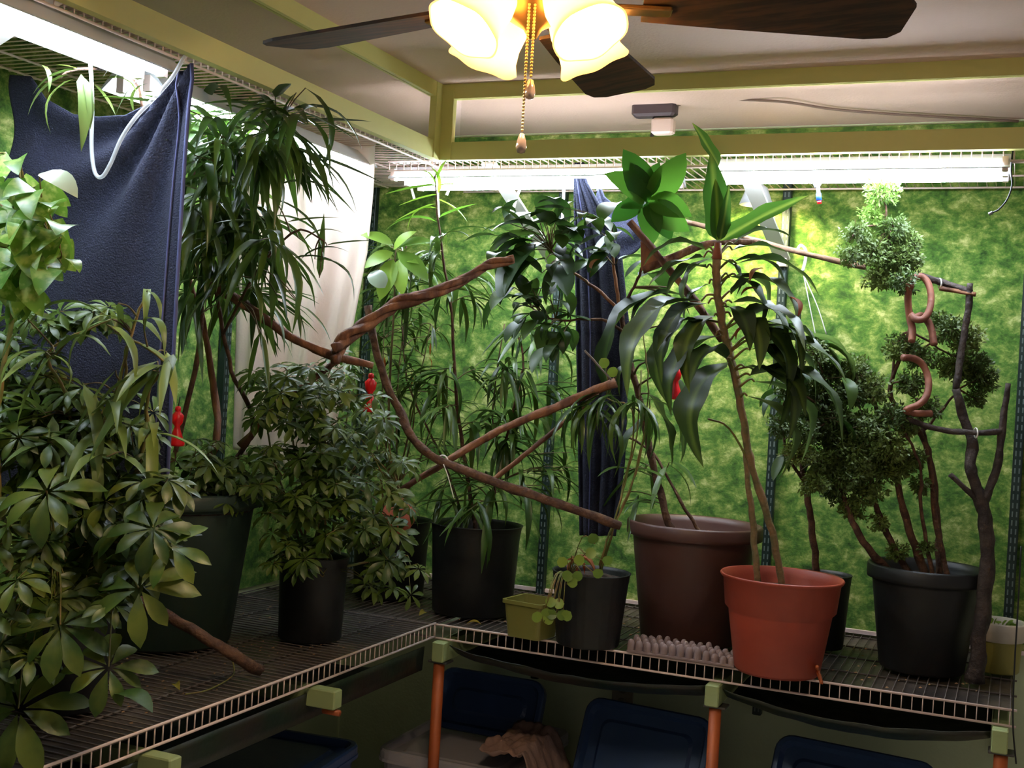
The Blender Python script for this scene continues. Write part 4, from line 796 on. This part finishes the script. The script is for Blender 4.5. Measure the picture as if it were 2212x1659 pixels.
for x, y, r_, m in [(1700, 840, 40, ming_m), (1690, 920, 40, ming_m), (1720, 980, 40, ming_m), (1960, 920, 40, ming_m), (1970, 990, 35, ming_m), (1760, 1040, 40, ming_m), (1760, 760, 40, ming_m), (1850, 800, 45, ming_m), (1740, 930, 45, ming_m), (1820, 960, 60, ming_m), (1900, 1000, 60, ming_m), (1760, 900, 50, ming_m), (1820, 1030, 55, ming_m), (1905, 415, 48, ming2_m), (1885, 470, 42, ming2_m), (1850, 500, 38, ming_m), (1930, 490, 45, ming_m), (1960, 520, 45, ming_m), (1890, 540, 55, ming_m), (1945, 560, 55, ming_m), (1840, 550, 35, ming_m), (1975, 560, 32, ming_m), (1900, 600, 45, ming_m), (1950, 610, 40, ming_m),
                  (2050, 715, 45, ming_m), (2090, 730, 50, ming_m), (2100, 790, 60, ming_m), (2060, 790, 50, ming_m), (2125, 820, 42, ming_m), (2105, 860, 30, ming_m), (2030, 690, 30, ming_m), (1950, 750, 42, ming_m), (1985, 770, 40, ming_m), (1940, 760, 32, ming_m), (1965, 830, 42, ming_m), (2000, 880, 38, ming_m),
                  (1790, 800, 45, ming_m), (1770, 850, 50, ming_m), (1830, 850, 60, ming_m), (1880, 840, 50, ming_m), (1800, 920, 70, ming_m), (1870, 920, 65, ming_m), (1930, 900, 45, ming_m), (1920, 960, 60, ming_m), (1850, 990, 70, ming_m), (1780, 1000, 55, ming_m), (1940, 1010, 42, ming_m), (1870, 1060, 50, ming_m), (1800, 1060, 42, ming_m), (1840, 1100, 35, ming_m), (1985, 1050, 30, ming_m), (1900, 1130, 25, ming_m), (1940, 1190, 28, ming_m), (2000, 1180, 22, ming_m)]:
    puff(x, y, r_, 3.28+ru(-.04, .04), m)
g.done(bark_m, 'branchlets')
# cream and yellow pot
c9 = deckpt(2152, 1458, .06)
p9 = empty('two_tone_pot', c9, 'small cream-rimmed yellow-green pot at the right end of the back shelf', 'pot', 'potted plants on the lower shelves')
b = MB(); b.lathe([(0, 0), (.055, 0), (.058, .004), (.062, .085), (.062, .088)], 40, c9); b.build('lower_band', mat('olive_yellow_glaze', lin((140, 134, 62)), .5), p9)
b = MB(); b.lathe([(.062, .087), (.071, .09), (.073, .135), (.071, .14), (.066, .138), (.062, .09)], 40, c9); b.build('rim', mat('cream_glaze', lin((205, 196, 180)), .5), p9)
b = MB(); b.lathe([(0, .112), (.03, .115), (.064, .108)], 24, c9); b.build('soil', soil_m, p9)
g = Plant(p9); g.pts = [c9+Vector((0, 0, .11))]
for _ in range(14): q = c9+Vector((ru(-.045, .045), ru(-.045, .045), .125)); g.twig(g.pts[0], q); put(p9, PIL[0], q, q+(rv(1)+Vector((0, 0, .5))).normalized()*.02)
g.done(gstem_m)
# olive translucent square tub
b6 = deckpt(1147, 1382, .055)
e = empty('square_tub', b6, 'translucent olive square tub between two black pots on the back shelf', 'container')
def tub(mb, c, w0, w1, h, t=.003, rim=.005, d0=None, d1=None, r=.012, rot=0.0):
    d0 = d0 or w0; d1 = d1 or w1; M = Matrix.Rotation(rot, 3, 'Z')
    def ring(w, d, z, rr=r):
        out = []
        for cx, cy, a0 in ((w/2-rr, d/2-rr, 0), (-w/2+rr, d/2-rr, 90), (-w/2+rr, -d/2+rr, 180), (w/2-rr, -d/2+rr, 270)):
            for k in range(5): a_ = math.radians(a0+22.5*k); out.append(Vector(c)+M@Vector((cx+rr*math.cos(a_), cy+rr*math.sin(a_), z)))
        return out
    rings = [ring(w0, d0, 0), ring(w1, d1, h-.01), ring(w1+2*rim, d1+2*rim, h-.01), ring(w1+2*rim, d1+2*rim, h), ring(w1-2*t, d1-2*t, h), ring(w0-2*t, d0-2*t, t)]
    vs = [p for r_ in rings for p in r_]; n_ = 20
    mb.add(vs, [(i*n_+k, i*n_+(k+1) % n_, (i+1)*n_+(k+1) % n_, (i+1)*n_+k) for i in range(5) for k in range(n_)]+[tuple(range(n_-1, -1, -1)), tuple(5*n_+k for k in range(n_))], False)
mb = MB(); tub(mb, b6, .105, .125, .105, rot=-.15); mb.build('tub_body', mat('olive_translucent_plastic', lin((128, 124, 62)), .3, alpha=.8), e)
# egg crate mat
em = mat('mauve_egg_crate', lin((132, 112, 108)), .8, bump=.2)
p0 = at(1335, 1430, 'z', ZS+.005); e = empty('egg_crate_mat', at(1430, 1425, 'z', ZS+.008), 'mauve-grey egg-crate mat of rounded nubs beside the ribbed pot', 'mat')
b = MB(); b.box((.745, .035, ZS+.008), (.30, .10, .008), bev=.002); b.build('base', em, e)
nub = None
for i in range(13):
    for j in range(4):
        px_ = .605+i*.0235+(.011 if j % 2 else 0); py_ = -.005+j*.026; h_ = .032-.012*max(0, i-8)/4
        if nub is None:
            mb = MB(); mb.lathe([(.011, 0), (.0105, .012), (.0095, .022), (.0065, .029), (.003, .0315), (0, .032)], 10)
            nub = bpy.data.meshes.new('nub'); nub.from_pydata(mb.v, [], mb.f); nub.polygons.foreach_set('use_smooth', [True]*len(mb.f)); nub.materials.append(em)
        o = bpy.data.objects.new('nub', nub); C.objects.link(o); o.parent = e; o.location = Vector((px_, py_, ZS+.011))-Vector(e.location); o.scale = (1, 1, h_/.032*ru(.85, 1.1))
# ================================================================ BRANCHES
def branch(name, pts, r, m, label, cat='branch', group=None, n=10, rough=.5, k=6, twist=0):
    q = smooth(pts, k); b = MB(); b.tube(q, r if not isinstance(r, tuple) else [r[0]+(r[1]-r[0])*i/(len(q)-1) for i in range(len(q))], n, rough=rough)
    return tag(b.build(name, m, origin=q[0]), label, cat, group)
BG = 'climbing branches among the plants'
e = empty('climbing_branch', P(735, 760, 3.0), 'thick twisted orange-brown vine rising right from the curtain edge', 'branch', BG)
mp = smooth([P(722, 765, 3.0), P(745, 735, 3.02), P(800, 695, 3.05), P(860, 655, 3.08), P(930, 635, 3.1), (P(1010, 600, 3.15)), P(1050, 575, 3.18), P(1110, 560, 3.2)], 10)
for s_ in range(3):
    b = MB(); pts = []
    for i, p in enumerate(mp):
        t = i/len(mp); a_ = 14*t+s_*2.09; o_ = .010*(1.2-.6*t)*(1.5 if t < .1 else 1); pts.append(p+UP*math.sin(a_)*o_+FW*math.cos(a_)*o_)
    b.tube(pts, [.0125*(1-.45*i/len(pts)) for i in range(len(pts))], 8, rough=.6); b.build('strand', rbark_m, e)
branch('climbing_branch', [P(425, 590, 3.0), P(470, 620, 3.0), P(560, 680, 3.02), P(640, 735, 3.03), P(720, 768, 3.05), P(805, 790, 3.08)], (.014, .009), rbark_m, 'brown branch slanting down from behind the navy towel to the twisted vine', group=BG)
branch('climbing_branch', [P(795, 660, 3.2), P(808, 740, 3.2), P(835, 830, 3.2), P(865, 890, 3.2), P(890, 945, 3.18), P(950, 995, 3.15), P(1050, 1035, 3.15), P(1180, 1080, 3.15), P(1340, 1135, 3.18)], (.010, .012), bark_m, 'long brown branch dropping behind the umbrella plant to the brown pot rim', group=BG)
branch('climbing_branch', [P(845, 1072, 3.3), P(960, 1000, 3.2), P(1080, 930, 3.2), P(1200, 880, 3.2), P(1330, 825, 3.2)], (.008, .013), rbark_m, 'straight reddish branch crossing upward to the narrow navy towel', group=BG)
branch('climbing_branch', [P(1060, 1040, 3.35), P(1130, 985, 3.35), P(1240, 895, 3.3), P(1290, 850, 3.25)], (.007, .006), rbark_m, 'thinner reddish branch parallel below the straight crossing branch', group=BG)
branch('climbing_branch', [P(1360, 478, 3.1), P(1395, 520, 3.1), P(1440, 575, 3.1), P(1500, 650, 3.12), P(1560, 735, 3.14)], (.008, .011), rbark_m, 'reddish branch slanting down behind the top of the corn plant', group=BG)
branch('climbing_branch', [P(1388, 580, 3.12), P(1420, 570, 3.12), P(1480, 545, 3.14), P(1540, 525, 3.16), P(1640, 522, 3.2)], (.012, .008), rbark_m, 'peeling horizontal branch across the crown of the corn plant', group=BG)
b = MB(); q = [P(1385, 585, 3.11), P(1384, 520, 3.11), P(1436, 562, 3.11)]; b.add([v+FW*dz for dz in (0, .006) for v in q], [(0, 1, 2), (5, 4, 3), (0, 3, 4, 1), (1, 4, 5, 2), (2, 5, 3, 0)], False)
tag(b.build('bark_wedge', rbark_m, origin=q[0]), 'triangular piece of reddish bark wedged in the slanting branch', 'bark')
branch('bamboo_cane', [P(1480, 478, 3.55), P(1600, 510, 3.5), P(1730, 545, 3.45), P(1870, 578, 3.42)], (.007, .008), mat('grey_brown_cane', lin((128, 98, 76)), .7, bump=.4), 'thin grey-brown cane running from behind the corn plant to the ferny tree', 'branch', BG)
branch('climbing_branch', [at(562, 1450, 'z', ZS+.02), P(470, 1395, 2.72), P(380, 1340, 2.75), P(300, 1300, 2.78), P(205, 1265, 2.8)], (.013, .012), bark_m, 'thick brown stick leaning on the left shelf before the green pot', group=BG)
branch('climbing_branch', [P(380, 1092, 2.95), P(420, 1060, 3.0), P(468, 1022, 3.05)], .010, rbark_m, 'short orange-brown stick poking out of the big green pot', group=BG)
branch('climbing_branch', [P(520, 965, 3.12), P(560, 920, 3.12), P(610, 870, 3.12), P(740, 770, 3.12)], (.011, .007), rbark_m, 'reddish branch rising behind the small umbrella plant', group=BG)
branch('thin_stick', [P(1263, 757, 3.15), P(1320, 820, 3.18)], .0028, mat('grey_stick', lin((110, 100, 96)), .7), 'thin grey stick pointing up-left in front of the narrow navy towel', 'stick')
branch('thin_stick', [at(1765, 1440, 'z', ZS+.05), at(1766, 1448, 'z', ZS+.03), at(1775, 1475, 'z', ZS+.008)], .0045, post_m, 'short orange stick leaning on the shelf right of the terracotta pot', 'stick')
q = P(957, 995, 3.165); b = MB(); b.tube([q+(Vector((1, 0, 0))*math.cos(a_)+UP*math.sin(a_))*.014 for a_ in [i*math.pi/8 for i in range(17)]], .0022, 6)
b.tube(smooth([P(958, 1003, 3.13), P(968, 1030, 3.13), P(980, 1075, 3.13)], 5), .0014, 5)
tag(b.build('zip_tie', wtube_m, origin=q), 'white zip tie with dangling tail on the crossing of the two long branches', 'zip tie')
# driftwood stand at the right
dc = at(2105, 1475, 'z', ZS+.006); e = empty('driftwood_stand', dc, 'dark forked driftwood branch standing beside the ferny tree at the right', 'branch', BG)
def dw(pts, r, nm, m=dbark_m):
    q = smooth(pts, 6); b = MB(); b.tube(q, [r[0]+(r[1]-r[0])*i/(len(q)-1) for i in range(len(q))], 10, rough=.5); b.build(nm, m, e)
dq = (dc-CAM).dot(FW)
dw([dc, P(2112, 1400, dq), P(2125, 1300, dq), P(2132, 1200, dq), P(2125, 1110, dq), P(2112, 1060, dq), P(2095, 1010, dq), P(2100, 950, dq+.02), P(2080, 900, dq+.03), P(2065, 840, dq+.03)], (.022, .012), 'trunk')
dw([P(2120, 1090, dq), P(2145, 1035, dq), P(2160, 970, dq), P(2168, 900, dq), P(2178, 828, dq)], (.013, .007), 'fork')
dw([P(2118, 1085, dq), P(2090, 1060, dq), P(2052, 1025, dq)], (.010, .006), 'fork')
dw([P(1958, 905, dq+.05), P(2020, 925, dq+.05), P(2100, 935, dq), P(2162, 932, dq)], (.007, .008), 'crosspiece')
dw([P(2065, 840, dq+.03), P(2080, 740, dq+.04), P(2092, 660, dq+.04), P(2096, 612, dq+.04)], (.010, .008), 'upright')
dw([P(1990, 597, dq+.1), P(2040, 612, dq+.07), P(2100, 632, dq+.04)], (.010, .008), 'top_bar')
dw([P(2030, 622, dq+.07), P(2070, 630, dq+.05), P(2108, 636, dq+.03)], (.006, .006), 'tied_stick', rbark_m)
for x, y in ((2030, 612), (2108, 935)):
    q = P(x, y, dq+(.075 if y < 700 else 0)); b = MB(); b.tube([q+(FW*math.cos(a_)+UP*math.sin(a_))*.013 for a_ in [i*math.pi/8 for i in range(17)]], .002, 6); b.build('zip_tie', wtube_m, e)
# curled corkscrew vine
cm_ = mat('smooth_reddish_vine', lin((142, 88, 68)), .6, bump=.2, col2=lin((110, 62, 48)), nscale=15)
e = empty('corkscrew_vine', P(1985, 890, 3.2), 'reddish corkscrew vine of three loops hanging from the dark driftwood top bar', 'branch', BG)
for pts in [[(1966, 622), (1972, 604), (1988, 597), (2003, 610), (2011, 638), (2008, 668), (1996, 688), (1980, 690), (1968, 680)], [(1964, 612), (1961, 650), (1966, 690), (1971, 712), (1969, 738)], [(1972, 688), (1988, 682), (2004, 694), (2013, 716), (2018, 745)], [(1950, 772), (1972, 774), (1990, 784), (2002, 806), (2006, 832), (2000, 858), (1984, 874), (1958, 886), (1975, 893), (2012, 893)]]:
    q = smooth([P(x, y, 3.22+.02*math.sin(i*.8)) for i, (x, y) in enumerate(pts)], 8); b = MB(); b.tube(q, .0095, 10, rough=.15); b.build('loop', cm_, e)
# ================================================================ RED FEEDERS
def feeder(px, py, d, label, w=.012, s=1.0):
    c = P(px, py, d); e = empty('red_feeder', c, label, 'feeder', 'small red plastic feeders')
    b = MB(); b.lathe([(0, .04*s), (.006*s, .038*s), (.007*s, .03*s), (.004*s, .026*s)], 12, c); b.build('cap', redp_m, e)
    b = MB(); b.lathe([(.005*s, .028*s), (.014*s, .018*s), (.012*s, .002*s), (.006*s, -.006*s), (.008*s, -.014*s), (.019*s, -.045*s), (.017*s, -.05*s), (0, -.05*s)], 16, c); b.build('flask', redp_m, e)
    b = MB(); b.tube([c+Vector((0, 0, .038*s)), c+Vector((.004, 0, .06*s))], .0014, 5); b.build('wire', black_m, e)
feeder(1460, 818, 3.3, 'small red plastic feeder hanging behind the corn plant', s=1.15)
feeder(383, 915, 2.95, 'small red plastic feeder beside the edge of the navy towel', s=1.1)
feeder(800, 843, 3.3, 'small red plastic feeder below the slanting brown branch at centre', s=1.2)
# ================================================================ SMALL THINGS ON THE SHELF
for i, (x, y, lb) in enumerate([(905, 1330, 'curled yellow leaf fallen behind the shelf corner rail'), (1040, 1350, 'yellow leaf standing on the shelf before the black pot'), (380, 1480, 'yellow leaf fallen on the left shelf by the stick')]):
    q = at(x, y, 'z', ZS+.008); o = bpy.data.objects.new('fallen_leaf', YEL[0]); C.objects.link(o); o.matrix_world = Matrix.Translation(q)@Matrix.Rotation(i*2.0, 4, 'Z')@Matrix.Rotation(.4, 4, 'Y')@Matrix.Scale(.045, 4); tag(o, lb, 'leaf', 'fallen yellow leaves')
db = MB()
for _ in range(260):
    if R0() < .5: q = Vector((ru(-.6, -.03), ru(-1.3, -.1), ZS+.004))
    else: q = Vector((ru(.03, 1.5), ru(.02, .5), ZS+.003))
    s_ = ru(.002, .006); db.add([q+Vector((-s_, 0, 0)), q+Vector((0, -s_*.7, 0)), q+Vector((s_, 0, .001)), q+Vector((0, s_*.6, .003))], [(0, 1, 2), (0, 2, 3)], False)
tag(db.build('leaf_litter', mat('dry_litter', lin((140, 108, 76)), .9)), 'scattered dry leaf crumbs on the lower wire shelves', 'litter', kind='stuff')
ncord('trailing_vine_stem', [at(400, 1500, 'z', ZS+.01), at(450, 1490, 'z', ZS+.01), at(500, 1462, 'z', ZS+.012), at(505, 1440, 'z', ZS+.02), at(498, 1418, 'z', ZS+.035)], .0018, gstem_m, 'thin green trailing stem lying on the left shelf by the stick', 'stem')
# ================================================================ STORAGE TOTES UNDER THE SHELF
tote_m = mat('navy_tote_plastic', lin((50, 72, 112)), .28, bump=.05); milky_m = mat('milky_clear_plastic', lin((190, 186, 192)), .3, alpha=.85)
def lidmesh(mb, M, w, d, t=.03, rim=.035):
    def ring(w_, d_, z, rr):
        out = []
        for cx, cy, a0 in ((w_/2-rr, d_/2-rr, 0), (-w_/2+rr, d_/2-rr, 90), (-w_/2+rr, -d_/2+rr, 180), (w_/2-rr, -d_/2+rr, 270)):
            for k in range(6): a_ = math.radians(a0+18*k); out.append(M@Vector((cx+rr*math.cos(a_), cy+rr*math.sin(a_), z)))
        return out
    rs = [ring(w, d, -t, .05), ring(w, d, -.006, .05), ring(w-.01, d-.01, 0, .045), ring(w-rim, d-rim, 0, .035), ring(w-rim-.02, d-rim-.02, -.02, .03), ring(w-rim-.08, d-rim-.08, -.02, .03), ring(w-rim-.1, d-rim-.1, -.012, .03)]
    n_ = 24; vs = [p for r_ in rs for p in r_]
    mb.add(vs, [(i*n_+k, i*n_+(k+1) % n_, (i+1)*n_+(k+1) % n_, (i+1)*n_+k) for i in range(len(rs)-1) for k in range(n_)]+[tuple(range(n_-1, -1, -1)), tuple((len(rs)-1)*n_+k for k in range(n_))], False)
def tote(c, w, d, h, m, label, rot=0.0, lid='on', lm=None, tilt=65, lid_off=(0, 0, 0), lw=None, ldp=None):
    c = Vector(c); e = empty('storage_tote', c, label, 'storage box', 'storage totes under the shelves')
    mb = MB(); tub(mb, c, w*.86, w*.96, h, .004, .012, d*.86, d*.96, .05, rot); mb.build('tote_body', m, e)
    Rz = Matrix.Rotation(rot, 4, 'Z')
    if lid == 'on': M = Matrix.Translation(c+Vector((0, 0, h+.028)))@Rz
    else: M = Matrix.Translation(c+Vector(lid_off))@Rz@Matrix.Rotation(math.radians(tilt), 4, 'X')
    mb = MB(); lidmesh(mb, M, lw or w, ldp or d); ld_ = mb.build('lid', lm or m, e)
    for sx in (-1, 1):
        mb = MB(); mb.box(c+Matrix.Rotation(rot, 3, 'Z')@Vector((sx*w*.5, 0, h-.02)), (.02, .1, .03), Matrix.Rotation(rot, 3, 'Z'), bev=.004); mb.build('handle', m, e)
    return e
tA = at(950, 1590, 'y', .30)
ta = tote((.0, .36, 0), .46, .54, .39, milky_m, 'milky clear storage tote behind the leftmost orange post, navy lid stood on it', 0, 'on', milky_m)
mb = MB(); lidmesh(mb, Matrix.Translation((.0, .42, .518))@Matrix.Rotation(math.radians(68), 4, 'X'), .38, .20); tag(mb.build('lid', tote_m, ta), 'navy lid standing upright')
tote((.535, .32, 0), .44, .52, .36, tote_m, 'navy storage tote with its lid propped upright, between the first two orange posts', -.1, 'up', tote_m, 66, (.015, .02, .465), .42, .30)
tote((1.14, .30, 0), .48, .52, .34, tote_m, 'navy storage tote with raised lid between the middle and right orange posts', -.12, 'up', tote_m, 62, (.03, .0, .46), .46, .30)
tote((-.38, -.40, 0), .46, .62, .46, tote_m, 'large navy storage tote with closed lid under the left shelf', .1)
tote((-.34, -1.1, 0), .46, .66, .44, tote_m, 'navy storage tote with closed lid under the left shelf nearest the camera', 0)
# crumpled cloth on the clear tote
def fn(u, v):
    x = .12+.20*u; y = .1+.3*v
    return Vector((x, y, .478-.12*max(0, u-.7)/.3+.035*noise.noise(Vector((x*14, y*14, 0)))+.02*noise.noise(Vector((x*40, y*40, 2)))))
sheet('crumpled_cloth', fn, 36, 30, mat('dusty_pink_cloth', lin((150, 122, 112)), .9, bump=.3), 'crumpled dusty pink cloth lying on the clear tote behind the first orange post', 'cloth', thick=.003)
